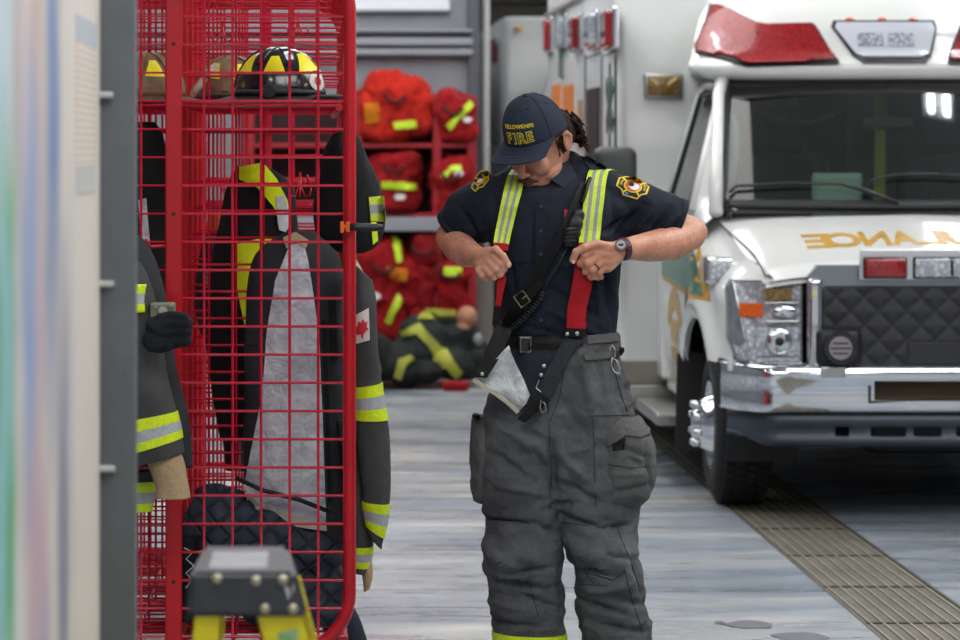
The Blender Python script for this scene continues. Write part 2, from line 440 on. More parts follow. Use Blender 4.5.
# painted partition close on the left, with its steel end post
def mural_mat():
    nt = NT('painted_board'); nt.b.inputs['Roughness'].default_value = .55
    base = nt.n('ShaderNodeTexNoise', i_Scale=2.0, i_Detail=5.0); nt.l(coords(nt, (1, .8, .6)), base.inputs['Vector'])
    c = ramp(nt, base.outputs['Fac'], [(.3, 'b9ab9f'), (.6, 'cbc4bb'), (.8, 'd6d2cc')]).outputs[0]
    tc = nt.n('ShaderNodeTexCoord'); sp = nt.n('ShaderNodeSeparateXYZ'); nt.l(tc.outputs['Object'], sp.inputs[0])
    def brush(c, y0, y1, z0, z1, col, wob, seed, soft=.35, amt=1.0):
        """a brushed area between y0..y1 along the board and z0..z1 up it"""
        wn = nt.n('ShaderNodeTexNoise', i_Scale=2.2, i_Detail=3.0); mp = coords(nt, (1, 1.4, 1.2)); 
        ad = nt.n('ShaderNodeVectorMath', operation='ADD'); ad.inputs[1].default_value = (seed, seed*2, seed*3); nt.l(mp, ad.inputs[0]); nt.l(ad.outputs[0], wn.inputs['Vector'])
        def band(sock, lo, hi, w):
            a = nt.n('ShaderNodeMath', operation='SUBTRACT'); nt.l(sock, a.inputs[0]); a.inputs[1].default_value = (lo+hi)/2
            s_ = nt.n('ShaderNodeMath', operation='SUBTRACT'); nt.l(wn.outputs['Fac'], s_.inputs[0]); s_.inputs[1].default_value = .5
            m_ = nt.n('ShaderNodeMath', operation='MULTIPLY_ADD'); nt.l(s_.outputs[0], m_.inputs[0]); m_.inputs[1].default_value = w; nt.l(a.outputs[0], m_.inputs[2])
            b = nt.n('ShaderNodeMath', operation='ABSOLUTE'); nt.l(m_.outputs[0], b.inputs[0])
            h = (hi-lo)/2
            mr = nt.n('ShaderNodeMapRange'); mr.inputs[1].default_value = h*(1+soft); mr.inputs[2].default_value = h*(1-soft); nt.l(b.outputs[0], mr.inputs[0]); return mr.outputs[0]
        m = nt.n('ShaderNodeMath', operation='MULTIPLY'); nt.l(band(sp.outputs[1], y0, y1, wob), m.inputs[0]); nt.l(band(sp.outputs[2], z0, z1, wob*1.2), m.inputs[1])
        m2 = nt.n('ShaderNodeMath', operation='MULTIPLY'); nt.l(m.outputs[0], m2.inputs[0]); m2.inputs[1].default_value = amt
        mx = nt.n('ShaderNodeMixRGB'); nt.l(m2.outputs[0], mx.inputs[0]); nt.l(c, mx.inputs[1]); mx.inputs[2].default_value = lin(col); return mx.outputs[0]
    c = brush(c, 3.0, 4.3, .3, 2.4, 'd3d4d6', .8, 1)
    c = brush(c, 4.3, 4.42, 1.5, 2.2, '7d8a9c', .4, 15, .6, .7)
    c = brush(c, 4.55, 4.7, 1.55, 2.0, 'b58f8a', .4, 16, .6, .7)
    c = brush(c, 5.15, 5.4, 1.0, 1.5, 'b3b0b4', .4, 17, .6, .7)
    c = brush(c, 4.02, 4.30, .9, 1.62, '2f9a50', .25, 2, .4, 1)
    c = brush(c, 4.05, 4.25, .7, 1.9, '8fb9c4', .5, 3, .6, .8)
    c = brush(c, 4.55, 4.8, .2, 1.5, 'b89aa2', .4, 4, .5, 1)
    c = brush(c, 4.82, 5.04, 1.35, 2.2, '5877a6', .22, 5, .6, .9)
    c = brush(c, 4.40, 4.62, 1.2, 1.75, '7f98bd', .3, 6, .5, 1)
    c = brush(c, 5.05, 5.25, .45, 1.35, '80808e', .2, 7, .5, 1)
    c = brush(c, 4.7, 4.86, .45, .9, '7a9cc4', .25, 8, .5, 1)
    c = brush(c, 3.95, 4.3, .4, .75, 'cbb59c', .4, 9, .6, .8)
    c = brush(c, 5.45, 6.3, .2, 2.2, 'cfc7bb', .04, 10, .2, 1)
    c = brush(c, 4.3, 4.5, 1.45, 2.1, 'c0a5a0', .4, 11, .6, .6)
    nt.l(c, nt.b.inputs['Base Color'])
    return nt.m
XP = (100-VX)/F*6.05
pp = empty('wall_partition', (XP, 5, 0)); pp['kind'] = 'structure'
MB().box((XP-.05, 3.0, 0), (XP, 6.05, 2.6)).build('wall_panel', mural_mat(), pp)
a = W(100, 300, 6.05); b = W(135.5, 300, 6.05)
MB().rbox((a.x-.05, 6.05, 0), (b.x, 6.11, 2.6), .003, 1).build('end_post', mat('slate_post', '53585c', .5, var='5b6064', vs=12, bs=60, bd=.001), pp)
mb = MB()
for (x, y) in ((124, 149), (125, 369), (127, 588)): mb.rod(W(x, y, 6.051), W(x, y, 6.046), .003)
mb.build('post_screw', M['walldark'], pp)
for (y, x1) in ((95, 113), (284, 114), (469, 115)):
    p0 = W(98, y+3, 6.04); p1 = W(x1, y-3, 6.04)
    o = MB().rbox((p0.x, 6.036, p0.z), (p1.x, 6.048, p1.z), .002, 1).build('retaining_clip', mat('clip_plastic', 'b9bab8', .5, var='a8a9a8', vs=150), pp)
# printed sheet on the painted board: grid of small rust squares
def grid_mat():
    nt = NT('printed_grid'); tc = nt.n('ShaderNodeTexCoord'); 
    bt = nt.n('ShaderNodeTexBrick', offset=0.0, i_Scale=1.0); bt.inputs['Color1'].default_value = lin('b99a84'); bt.inputs['Color2'].default_value = lin('c0a38e'); bt.inputs['Mortar'].default_value = lin('d3cbc0')
    bt.inputs['Mortar Size'].default_value = .004; bt.inputs['Brick Width'].default_value = .035; bt.inputs['Row Height'].default_value = .012
    mp = nt.n('ShaderNodeMapping'); mp.inputs['Rotation'].default_value = (0, 0, 0)
    cb = nt.n('ShaderNodeCombineXYZ'); sp = nt.n('ShaderNodeSeparateXYZ'); nt.l(tc.outputs['Object'], sp.inputs[0]); nt.l(sp.outputs[1], cb.inputs[0]); nt.l(sp.outputs[2], cb.inputs[1])
    nt.l(cb.outputs[0], bt.inputs['Vector']); nt.l(bt.outputs[0], nt.b.inputs['Base Color']); return nt.m
for Y, in ((5.7,),):
    y0 = F*(-XP)/(VX-76); y1 = F*(-XP)/(VX-96)
    s = F/((y0+y1)/2)
    zt = EYE+(148-45)/s; zb = EYE+(148-165)/s
    MB().box((XP, y0, zb), (XP+.0015, y1, zt)).build('printed_sheet', grid_mat(), pp)
    MB().box((XP, y0, zt), (XP+.0015, y1, zt+.045)).build('sheet_heading', mat('sheet_heading', 'aab0b6', .6), pp)
    MB().box((XP, y0, zb-.05), (XP+.0015, y1-.05, zb)).build('sheet_footer', mat('sheet_footer', 'b5b3b0', .6), pp)

# ceiling fixtures
M['diff'] = mat('lamp_diffuser', 'ffffff', .5, emit='f3f7ff', es=24)
proto = empty('ceiling_light', (0, 0, 4.3), 'long twin-tube ceiling light hanging above the garage', 'ceiling light', 'ceiling lights of the garage')
MB().box((-.14, -.75, 4.33), (.14, .75, 4.38)).build('housing', M['white'], proto)
for x in (-.07, .07): MB().rod((x, -.72, 4.30), (x, .72, 4.30), .032, n=10).build('lamp_tube', M['diff'], proto)
MB().rod((0, -.5, 4.38), (0, -.5, 5.2), .005, n=6).rod((0, .5, 4.38), (0, .5, 5.2), .005, n=6).build('hanger', M['steel'], proto)
first = True
for y in (1.5, 5.5, 9.8, 15.5, 18.8, 22, 27, 32):
    for x in (-2.4, .4, 3.66, 6.6):
        if y > 23 and x < 1: continue
        o = proto if first else copy_tree(proto); first = False; o.location = (x, y, 4.3)
# ---------------------------------------------------------------- wire mesh gear lockers
M['red'] = mat('red_powder_coat', 'c00a1c', .38, coat=.25, var='b00818', vs=5, spec=.4)
M['redwire'] = mat('red_wire', 'c41530', .2, coat=1, spec=.5)
Y0, DY, NF = 9.55, .458, 6
S0 = F/Y0
def lx(px): return (px-VX)/S0
def lz(py): return EYE-(py-VY)/S0
XA, XB, XT, RT = lx(165.5), lx(182), lx(349.5), .0195
XL = -.98; ZT, ZB = 2.20, lz(657)
rack = empty('wire_mesh_locker', (XA, Y0, 0), 'row of red wire mesh gear lockers with helmets and coats in and on it', 'locker')
def arc(cx, cz, r, a0, a1, Y, n=8): return [Vector((cx+r*math.cos(R(lerp(a0, a1, i/n))), Y, cz+r*math.sin(R(lerp(a0, a1, i/n))))) for i in range(n+1)]
xs = []; x = lx(204)
while x < XT-.01: xs.append(x); x += 28.55/S0
xl = []; x = lx(141)
while x > XL+.02: xl.append(x); x -= 28.55/S0
zs = []; z = lz(16.4)+28.18/S0*1
while z > ZB+.03: zs.append(z); z -= 28.18/S0
for k in range(NF):
    Y = Y0+DY*k
    mb = MB().rbox((XA, Y-.02, .045), (XB, Y+.02, ZT+.02), .004, 1); mb.build('post', M['red'], rack)
    rc = .115
    pts = [Vector((XB-.01, Y, ZT-RT))]+arc(XT-rc, ZT-RT-rc, rc, 90, 0, Y)+arc(XT-.17, ZB+RT+.17, .17, 0, -90, Y, 12)+[Vector((XB-.01, Y, ZB+RT))]
    MB().tube(pts, RT, 12).build('frame_tube', M['red'], rack, smooth=True)
    pts = [Vector((XA+.01, Y, ZT-RT))]+arc(XL+rc, ZT-RT-rc, rc, 90, 180, Y)+arc(XL+rc, ZB+RT+rc, rc, 180, 270, Y)+[Vector((XA+.01, Y, ZB+RT))]
    MB().tube(pts, RT, 12).build('frame_tube', M['red'], rack, smooth=True)
    mb = MB()
    for x in xs: mb.rod((x, Y+.004, ZB+.02), (x, Y+.004, ZT-.02), .0046, n=6)
    for z in zs: mb.rod((XB, Y-.004, z), (XT-.01, Y-.004, z), .0044, n=6)
    tag(mb.build('wire_panel', M['redwire'], rack), kind=None)
    mb = MB()
    for x in xl: mb.rod((x, Y+.004, ZB+.02), (x, Y+.004, ZT-.02), .0046, n=6)
    for z in zs: mb.rod((XL, Y-.004, z), (XA, Y-.004, z), .0034, n=6)
    mb.build('wire_panel', M['redwire'], rack)
    if k < NF-1:
        mb = MB(); y = Y+.06
        while y < Y+DY-.03: mb.rod((XA+.014, y, ZB+.02), (XA+.014, y, ZT-.02), .0034, n=5); y += .085
        for z in zs: mb.rod((XA+.02, Y, z), (XA+.02, Y+DY, z), .0034, n=5)
        mb.build('back_mesh', M['redwire'], rack)
        # shelf, floor grid, top rails
        for (xa, xb) in ((XB, XT-.03), (XL+.03, XA)):
            mb = MB(); z = 1.782
            n = 6
            for i in range(n+1):
                xx = lerp(xa, xb, i/n); mb.rod((xx, Y+.02, z), (xx, Y+DY-.02, z), .0034, n=5)
            for yy in (Y+.03, Y+DY*.35, Y+DY*.65, Y+DY-.03): mb.rod((xa, yy, z-.006), (xb, yy, z-.006), .0034, n=5)
            mb.build('shelf', M['redwire'], rack)
            MB().rod((xb if xb > -.2 else xa, Y, z-.012), (xb if xb > -.2 else xa, Y+DY, z-.012), .011, n=10).build('shelf_front_bar', M['red'], rack)
            mb = MB(); z = ZB+.05
            for i in range(n+1): xx = lerp(xa, xb, i/n); mb.rod((xx, Y+.02, z), (xx, Y+DY-.02, z), .004, n=5)
            for i in range(5): mb.rod((xa, Y+.03+i*.1, z-.008), (xb, Y+.03+i*.1, z-.008), .004, n=5)
            mb.build('bottom_grid', M['redwire'], rack)
        MB().rbox((XA, Y+.02, ZT-.03), (XB, Y+DY-.02, ZT+.01), .004, 1).build('top_rail', M['red'], rack)
        MB().rbox((XA+.005, Y+.02, ZB+.03), (XB-.005, Y+DY-.02, ZB+.09), .004, 1).build('bottom_rail', M['red'], rack)
        MB().rod((XT-.02, Y, ZB+.05), (XT-.02, Y+DY, ZB+.05), .016, n=10).build('bottom_bar', M['red'], rack)
    # feet
    for (x) in ((XA+XB)/2, XT-.2, XL+.2):
        MB().rod((x, Y, ZB+.02), (x, Y, .03), .012, n=10).rod((x, Y, .03), (x, Y, .0), .03, .032, n=14).build('foot', M['steel'], rack)
for y in (44, 214, 428, 582):
    a = W(173.5, y, Y0-.0205); MB().rod(a, a+Vector((0, -.002, 0)), .006).build('bolt_hole', mat('dark_hole', '3a0608', .6) if y == 44 else bpy.data.materials['dark_hole'], rack)
def hook(x, y, z, w=.03, h=.075, label=None, name='coat_hook'):
    pts = []
    for sx in (-1, 0, 1):
        mb_p = [Vector((x, y, z)), Vector((x+sx*.004, y, z-h*.6)), Vector((x+sx*w*.5, y-.005, z-h)), Vector((x+sx*w, y-.015, z-h*.95)), Vector((x+sx*w*1.15, y-.02, z-h*.65))]
        pts.append(mb_p)
    t = None
    mb = MB()
    for p in pts: mb.tube(p, .0032, 6)
    mb.build('hook', M['red'], rack, smooth=True)
for (px, py, Y) in ((222, 18, 10.2), (300, 172, 9.8), (298, 12, 10.2), (318, 160, 10.3), (232, 170, 10.7), (250, 158, 10.25)):
    p = W(px, py, Y); hook(p.x, p.y, p.z)

# ---------------------------------------------------------------- helmets
M['helm'] = mat('helmet_black', '15171a', .22, coat=.6)
M['helm_trim'] = mat('helmet_trim', '1d1e20', .6)
M['hy'] = mat('helmet_yellow', 'f2e412', .4, emit=None)
def helmet(name, c, yaw, sc_, shell, trim, label, badge=True, brimx=1.0):
    """fire helmet facing local +X, base at z=0"""
    t = empty(name, c, label, 'helmet')
    rot = Matrix.Rotation(yaw, 3, 'Z')
    T = lambda p: Vector(c)+rot @ (Vector(p)*sc_)
    # dome
    rings = []
    for i in range(13):
        ph = math.pi/2*i/12; r = math.cos(ph)**.82; z = .02+.135*math.sin(ph)
        rings.append([T((.128*max(r, .02)*math.cos(a)+.004, .105*max(r, .02)*math.sin(a), z)) for a in [2*math.pi*j/36 for j in range(36)]])
    d = MB().loft(rings).build('shell', shell, t, smooth=True); tree = bvh(d)
    # brim
    prof = [(1.0, .022), (1.12, .018), (1.25, .012), (1.3, .01), (1.3, .004), (1.12, .008), (1.0, .006)]
    rings = []
    for (k, z) in prof:
        rr = []
        for j in range(40):
            a = 2*math.pi*j/40; e = 1+(k-1)*(1+.55*max(0, math.cos(a))*brimx-.35*abs(math.sin(a))+.5*max(0, -math.cos(a)))
            rr.append(T((.128*e*math.cos(a), .105*e*math.sin(a), z+(.012 if k > 1.2 and math.cos(a) > .6 else 0))))
        rings.append(rr)
    MB().loft(rings+[rings[0]], cap=False).build('brim', trim, t, smooth=True)
    for a in (0, 60, 120, 180, 240, 300):
        if a == 0 and badge: continue
        mb = MB(); L = []; Rr = []
        for e in range(6, 86, 8):
            for s_, lst in ((-1, L), (1, Rr)):
                ca = R(a+s_*5/max(math.cos(R(e)), .15)); d3 = rot @ Vector((math.cos(R(e))*math.cos(ca), math.cos(R(e))*math.sin(ca), math.sin(R(e))))
                o0 = T((0, 0, .03)); h = tree.ray_cast(o0, d3)
                lst.append(h[0]+d3*.001 if h[0] else o0)
        vs = []
        mb.ribbon(L, Rr, .005, (rot @ Vector((math.cos(R(a)), math.sin(R(a)), .8))).normalized()).build('ridge', shell, t, smooth=False)
    def ray(u, v):
        d3 = rot @ Vector((math.cos(R(v))*math.cos(R(u)), math.cos(R(v))*math.sin(R(u)), math.sin(R(v))))
        o0 = T((0, 0, .03)); return o0+d3*.4*sc_, -d3
    for a in (-150, -90, -30, 30, 90, 150):
        patch(tree, [(a-19, 28), (a+19, 28), (a+14, 44), (a+9, 56), (a-9, 56), (a-14, 44)], M['hy'], 'reflective_trapezoid', t, .0008, .001, 5, ray)
    if badge:
        pts = [(6+14*math.cos(q*math.pi/8)-28, 14+12*math.sin(q*math.pi/8)) for q in range(16)]
        patch(tree, pts, mat('badge_white', 'cdc2ba', .4), 'front_badge', t, .001, .002, 5, ray)
        patch(tree, [(-22+6*math.cos(q*math.pi/4), 14+6*math.sin(q*math.pi/4)) for q in range(8)], mat('badge_red', '8f1a16', .4), 'badge_crest', t, .0035, .001, 4, ray)
    k = T((-.01, -.108, .032)); nrm = rot @ Vector((0, -1, 0))
    MB().rod(k, k+nrm*.02, .022*sc_, .018*sc_, 16).build('ratchet_knob', trim, t)
    MB().tube([T((-.125, -.03, .02)), T((-.1, -.085, .03)), T((-.01, -.118, .03)), T((.08, -.095, .03)), T((.13, -.03, .03))], .008, 8).build('side_strap', trim, t, smooth=True)
    return t
p = W(279, 101.5, 9.79); p.z = 1.786
helmet('fire_helmet', p, R(-8), 1.1, M['helm'], M['helm_trim'], 'black fire helmet with yellow trapezoids and a pale front badge, on the locker shelf')
M['leather'] = mat('worn_brown_helmet', '6d5238', .6, var='8a7052', vs=20)
M['leather2'] = mat('worn_helmet_trim', '3b3228', .7, var='4c4234', vs=20)
p = W(232, 105, 10.25); p.z = 1.786
h2 = helmet('fire_helmet', p, R(20), 1.0, M['leather'], M['leather2'], 'worn brown fire helmet with a white tube before it, behind the black helmet', badge=False)
p = W(146, 105, 9.80); p.z = 1.786
helmet('fire_helmet', p, R(200), 1.0, M['leather'], M['leather2'], 'brown fire helmet in the locker bay left of the red post', badge=False)
o = MB().tube([W(191, 96, 10.02), W(200, 84, 10.02), W(209, 72, 10.03), W(216, 66, 10.04)], .0125, 12).build('roll', mat('white_tube', 'd8d2c4', .5, var='b9a892', vs=60), smooth=True)
tag(o, 'slim white rolled tube leaning at the back edge of the helmets', 'tube')
# ---------------------------------------------------------------- hung turnout gear
M['coat'] = fabric('charcoal_shell', '3a3a3a', '4b4a49', wr=7)
M['coat_black'] = fabric('black_shell', '141415', '232425', wr=7)
M['coat_dark'] = fabric('dark_shell', '26272a', '343538', wr=7)
M['lining'] = fabric('silver_lining_cloth', 'a0a1ab', 'd6d6dc', wr=15, wd=.05, rough=.5, spec=.4, vs=16)
M['navyq'] = fabric('navy_quilt', '1d222c', '2b313d', wr=0)
M['tan'] = fabric('tan_knit', '9c8465', 'b39a78', wr=20)
M['hvcoat'] = fabric('hivis_cloth', 'cfe00c', 'e6f52a', wr=8, vs=5)
M['glove'] = fabric('glove_black', '121316', '26282c', wr=30)
M['olive'] = mat('olive_plastic', '6d7260', .45, var='7d826e', vs=30)
# A: open coat in the nearest right-hand bay
cA = empty('turnout_coat', W(300, 225, 9.8), 'charcoal turnout coat hung open in the nearest locker bay, silver lining showing', 'coat')
secA = [(285, 232, 312, 232, 9.80, .03), (262, 248, 330, 246, 9.80, .06), (250, 275, 341, 268, 9.8, .08), (246, 340, 343, 340, 9.81, .09), (244, 420, 344, 420, 9.82, .09), (246, 480, 346, 500, 9.82, .085), (250, 505, 348, 545, 9.82, .06)]
A = limb(secA, 'shell', M['coat_dark'], cA, k=50, n=40, amp=.006, fr=9, seed=3)
tA = bvh(A)
patch(tA, [(290, 246), (304, 244), (308, 262), (318, 330), (322, 420), (325, 520), (300, 516), (262, 504), (246, 486), (262, 400), (268, 330), (276, 280)], M['lining'], 'lining', cA, .004, .004, 5)
patch(tA, [(246, 486), (262, 504), (300, 516), (325, 520), (326, 530), (298, 526), (260, 513), (245, 496)], mat('lining_edge', 'b9b4a8', .7), 'lining_hem', cA, .007, .003, 6)
patch(tA, [(284, 240), (296, 234), (308, 242), (306, 250), (296, 243), (287, 250)], M['tan'], 'hang_loop', cA, .006, .006, 4)
for pl in ([(328, 300), (334, 300), (336, 360), (330, 360)], [(322, 320), (325, 320), (331, 500), (328, 500)]): patch(tA, pl, M['coat_black'], 'storm_flap', cA, .004, .004, 6)
secS = [(352, 262, 372, 280, 9.72, .05), (350, 300, 376, 306, 9.70, .06), (350, 340, 378, 345, 9.70, .065), (354, 388, 381, 384, 9.70, .06), (356, 430, 388, 432, 9.70, .062), (360, 470, 390, 475, 9.70, .058), (364, 505, 388, 508, 9.70, .05), (368, 535, 382, 550, 9.70, .035)]
limb(secS, 'sleeve', M['coat'], cA, k=44, amp=.004, fr=12, seed=8)
cuff(secS, .425, .535, 'reflective_band', M['tri'], cA, amp=.004, fr=12, seed=8)
cuff(secS, .84, .95, 'reflective_band', M['tri'], cA, amp=.004, fr=12, seed=8)
tS = MB().loft(limbrings(secS, 0, 1, 44, amp=.004, fr=12, seed=8)); mtmp = tS.build('tmp', M['coat']); tSb = bvh(mtmp); bpy.data.objects.remove(mtmp)
fl = patch(tSb, [(352, 318), (368, 308), (369, 340), (353, 345)], mat('patch_white', 'cfc6bd', .7), 'flag_patch', cA, .003, .0015, 4)
patch(tSb, [(356, 329), (358.5, 326), (359, 321), (361, 323), (363, 319), (364.5, 323), (367, 321), (366, 327), (367.5, 329), (364, 333), (363.5, 338), (362, 338), (361.5, 334), (358, 335)], mat('maple_red', 'c01a22', .6), 'maple_leaf', cA, .006, .0012, 3)
secS2 = [(338, 420, 356, 420, 9.76, .05), (344, 470, 364, 470, 9.76, .05), (348, 520, 371, 520, 9.76, .05), (350, 545, 373, 545, 9.76, .048), (352, 572, 366, 574, 9.76, .04)]
cB2 = empty('turnout_coat', W(356, 420, 9.76), 'lower charcoal sleeve with tan wristlet, hanging half behind the red tube', 'coat')
limb(secS2, 'sleeve', M['coat'], cB2, k=30, amp=.003, fr=12, seed=12)
cuff(secS2, .76, .93, 'reflective_band', M['tri'], cB2, amp=.003, fr=12, seed=12)
MB().loft(limbrings([(360, 560, 372, 560, 9.76, .025), (362, 575, 373, 575, 9.76, .024), (364, 592, 370, 588, 9.76, .015)], 0, 1, 10)).build('wristlet', M['tan'], cB2, smooth=True)
# B: black coat bunched outside the tube
cB = empty('turnout_coat', W(350, 140, 9.85), 'black coat bunched on a hook, leaning out past the red tube at head height', 'coat')
secB = [(335, 133, 352, 128, 9.90, .03), (326, 150, 362, 145, 9.90, .08), (322, 175, 374, 172, 9.90, .1), (316, 205, 381, 200, 9.90, .1), (318, 232, 382, 228, 9.90, .09), (330, 247, 374, 246, 9.90, .06), (345, 254, 362, 253, 9.90, .02)]
B_ = limb(secB, 'shell', M['coat_black'], cB, k=30, n=36, amp=.01, fr=9, seed=21); tB = bvh(B_)
patch(tB, [(368, 197), (384, 196), (386, 222), (370, 221)], M['tri_dull'], 'reflective_band', cB, .002, .003, 4)
patch(tB, [(370, 222), (375, 222), (377, 240), (372, 244)], M['hivis'], 'piping', cB, .002, .003, 4)
# C: hi-vis coat further in
cC = empty('safety_coat', W(262, 165, 10.25), 'bright yellow and black safety coat hanging in the second locker bay', 'coat')
secC = [(238, 166, 262, 164, 10.28, .03), (228, 185, 288, 182, 10.28, .07), (220, 220, 296, 215, 10.28, .08), (212, 260, 300, 260, 10.28, .09), (208, 330, 300, 330, 10.28, .09), (215, 400, 290, 400, 10.28, .08), (222, 440, 280, 440, 10.28, .06)]
C_ = limb(secC, 'shell', M['coat_black'], cC, k=40, n=36, amp=.008, fr=9, seed=31); tC = bvh(C_)
patch(tC, [(240, 168), (262, 164), (276, 180), (286, 200), (290, 226), (284, 228), (272, 205), (258, 188), (240, 180)], M['hvcoat'], 'yellow_yoke', cC, .003, .004, 5)
patch(tC, [(238, 244), (262, 238), (276, 240), (270, 300), (262, 345), (250, 350), (244, 320), (236, 280)], M['hvcoat'], 'yellow_panel', cC, .003, .004, 5)
patch(tC, [(275, 196), (283, 196), (290, 222), (284, 232), (278, 230)], M['silver'], 'reflective_stripe', cC, .006, .003, 4)
# D: dark coat, third bay, with the orange piece and white label
cD = empty('turnout_coat', W(215, 240, 10.72), 'dark coat deep in the lockers with a white printed label and one yellow cuff', 'coat')
secD = [(205, 232, 235, 230, 10.72, .03), (200, 260, 245, 256, 10.72, .08), (196, 310, 250, 310, 10.72, .09), (214, 370, 250, 370, 10.72, .08), (222, 420, 250, 420, 10.72, .07), (226, 470, 250, 470, 10.72, .05)]
D_ = limb(secD, 'shell', M['coat_dark'], cD, k=40, n=30, amp=.006, fr=9, seed=41); tD = bvh(D_)
def label_mat():
    nt = NT('printed_label'); n = nt.n('ShaderNodeTexNoise', i_Scale=160.0, i_Detail=1.0); nt.l(coords(nt, (1, 1, .5)), n.inputs['Vector'])
    r = ramp(nt, n.outputs['Fac'], [(.45, '9a9a9e'), (.55, '5c5c62')], 'CONSTANT'); nt.l(r.outputs[0], nt.b.inputs['Base Color']); return nt.m
patch(tD, [(207, 271), (226, 271), (226, 288), (207, 288)], label_mat(), 'printed_label', cD, .003, .002, 4)
patch(tD, [(222, 390), (240, 392), (240, 422), (222, 420)], M['tri'], 'reflective_band', cD, .003, .003, 4)
o = limb([(212, 212, 226, 212, 11.1, .02), (208, 225, 228, 225, 11.1, .05), (211, 240, 220, 240, 11.1, .03), (213, 256, 218, 256, 11.1, .01)], 'glove_bundle', fabric('orange_cloth', 'c4571c', 'e0762e'), None, k=16, amp=.006, fr=16, seed=4)
tag(o, 'bright orange cloth piece hanging deep in the lockers above the printed label', 'cloth')
# low maple-grey text tag on coat
o = patch(tA, [(247, 334), (258, 334), (258, 345), (247, 345)], mat('tag_dark', '303033', .6), 'maker_tag', cA, .003, .001, 4)
# quilted navy trousers stuffed at the bottom
def quilt_mat():
    nt = NT('navy_quilted'); nt.b.inputs['Roughness'].default_value = .7; nt.b.inputs['Specular IOR Level'].default_value = .4
    co = coords(nt, (1, .4, 1), (0, R(40), 0)); w1 = nt.n('ShaderNodeTexWave', wave_type='BANDS', bands_direction='X', wave_profile='SIN', i_Scale=5.5, i_Distortion=.8); nt.l(co, w1.inputs['Vector'])
    w2 = nt.n('ShaderNodeTexWave', wave_type='BANDS', bands_direction='Z', i_Scale=5.5, i_Distortion=.8); nt.l(co, w2.inputs['Vector'])
    mn = nt.n('ShaderNodeMath', operation='MINIMUM'); nt.l(w1.outputs['Fac'], mn.inputs[0]); nt.l(w2.outputs['Fac'], mn.inputs[1])
    r = ramp(nt, mn.outputs[0], [(0, '1d232d'), (.06, '2b323e'), (1, '343c49')]); nt.l(r.outputs[0], nt.b.inputs['Base Color'])
    r2 = ramp(nt, mn.outputs[0], [(0, 0.0), (.15, .8), (1, 1.0)]); bump(nt, r2.outputs[0], .8, .01); return nt.m
M['quilt'] = quilt_mat()
q = empty('quilted_liner', W(260, 600, 9.8), 'navy quilted trouser liner stuffed into the bottom of the nearest locker bay', 'trousers')
mb = MB()
for (x, y, Y, rx, ry, rz, an) in ((225, 530, 9.80, .13, .11, .12, .3), (262, 540, 9.82, .17, .12, .11, .1), (300, 548, 9.84, .13, .11, .09, .2), (212, 505, 9.80, .07, .08, .06, -.6), (250, 575, 9.8, .17, .14, .1, 0), (320, 590, 9.84, .09, .1, .07, -.5), (290, 610, 9.8, .15, .14, .07, 0), (335, 625, 9.84, .05, .09, .09, -.3)):
    mb.ell(W(x, y, Y), (rx, ry, rz), Matrix.Rotation(an, 3, 'Y'))
me = remesh(mb, .012, 3); displace(me, lambda c, n: c+n*(wrink(c, .012, 8, 5, (1, 1, 1))))
# keep the bundle above the bottom grid and behind the front mesh
for v in me.vertices: v.co.z = max(v.co.z, ZB+.062); v.co.y = max(v.co.y, Y0+.012); v.co.x = min(v.co.x, XT-.0)
link(me, 'legs', M['quilt'], q)
MB().tube([W(236, 478, 9.70), W(262, 490, 9.68), W(300, 500, 9.69), W(330, 512, 9.7)], .007, 8).build('waist_piping', mat('piping_black', '0e0f12', .6), q, smooth=True)
ql = limb([(305, 585, 335, 580, 10.05, .06), (312, 605, 346, 598, 10.05, .07), (322, 625, 358, 618, 10.05, .07), (330, 648, 368, 645, 10.05, .07), (336, 668, 374, 666, 10.05, .05)], 'trouser_leg', M['navyq'], None, k=30, amp=.006, fr=10, seed=77)
tag(ql, 'dark navy trouser leg hanging out below the red tube onto the floor', 'trousers')
b = empty('laced_boot', W(188, 600, 9.75), 'black boot with zigzag white lacing at the foot of the red post', 'boot')
bs = [(180, 540, 197, 536, 9.72, .05), (180, 560, 198, 558, 9.72, .055), (181, 580, 197, 580, 9.72, .055), (180, 602, 199, 602, 9.72, .08), (181, 618, 200, 618, 9.70, .11)]
limb(bs, 'boot_body', M['glove'], b, k=20)
mb = MB().tube([W(184, 548, 9.655), W(193, 552, 9.655), W(186, 559, 9.655), W(194, 566, 9.655), W(186, 573, 9.655), W(192, 580, 9.655), W(186, 588, 9.655)], .0022, 6)
mb.build('white_lacing', mat('lace_white', 'c6c8ca', .7), b)
# flashlight hooked over the tube: orange collar, black barrel
fl = empty('flashlight', W(358, 227, 9.5), 'orange and black flashlight clipped across the red locker tube', 'flashlight')
MB().tube([W(350, 227, 9.50), W(357, 227, 9.5), W(374, 227.5, 9.5), W(383, 227.5, 9.5)], [.0105, .012, .012, .009], 12).build('barrel', M['black'], fl, smooth=True)
MB().rbox(W(340, 233, 9.515), W(344, 221.5, 9.49), .003).rbox(W(345.5, 232, 9.512), W(350, 222, 9.492), .003).build('collar', mat('orange_plastic', 'e2601c', .4), fl)
MB().tube([W(343, 227, 9.5), W(347, 227, 9.5), W(352, 227, 9.5)], .008, 10).build('neck', mat('orange_neck', 'c9521a', .45), fl)
# tan coat far along the row
o = limb([(342, 255, 352, 255, 11.72, .02), (344, 270, 362, 272, 11.72, .05), (344, 300, 370, 303, 11.72, .06), (344, 330, 373, 332, 11.72, .06), (346, 362, 368, 365, 11.72, .05)], 'tan_coat', M['tan'], None, k=24, amp=.008, fr=8, seed=9)
tag(o, 'blurred tan coat hanging off the far end of the locker row', 'coat')
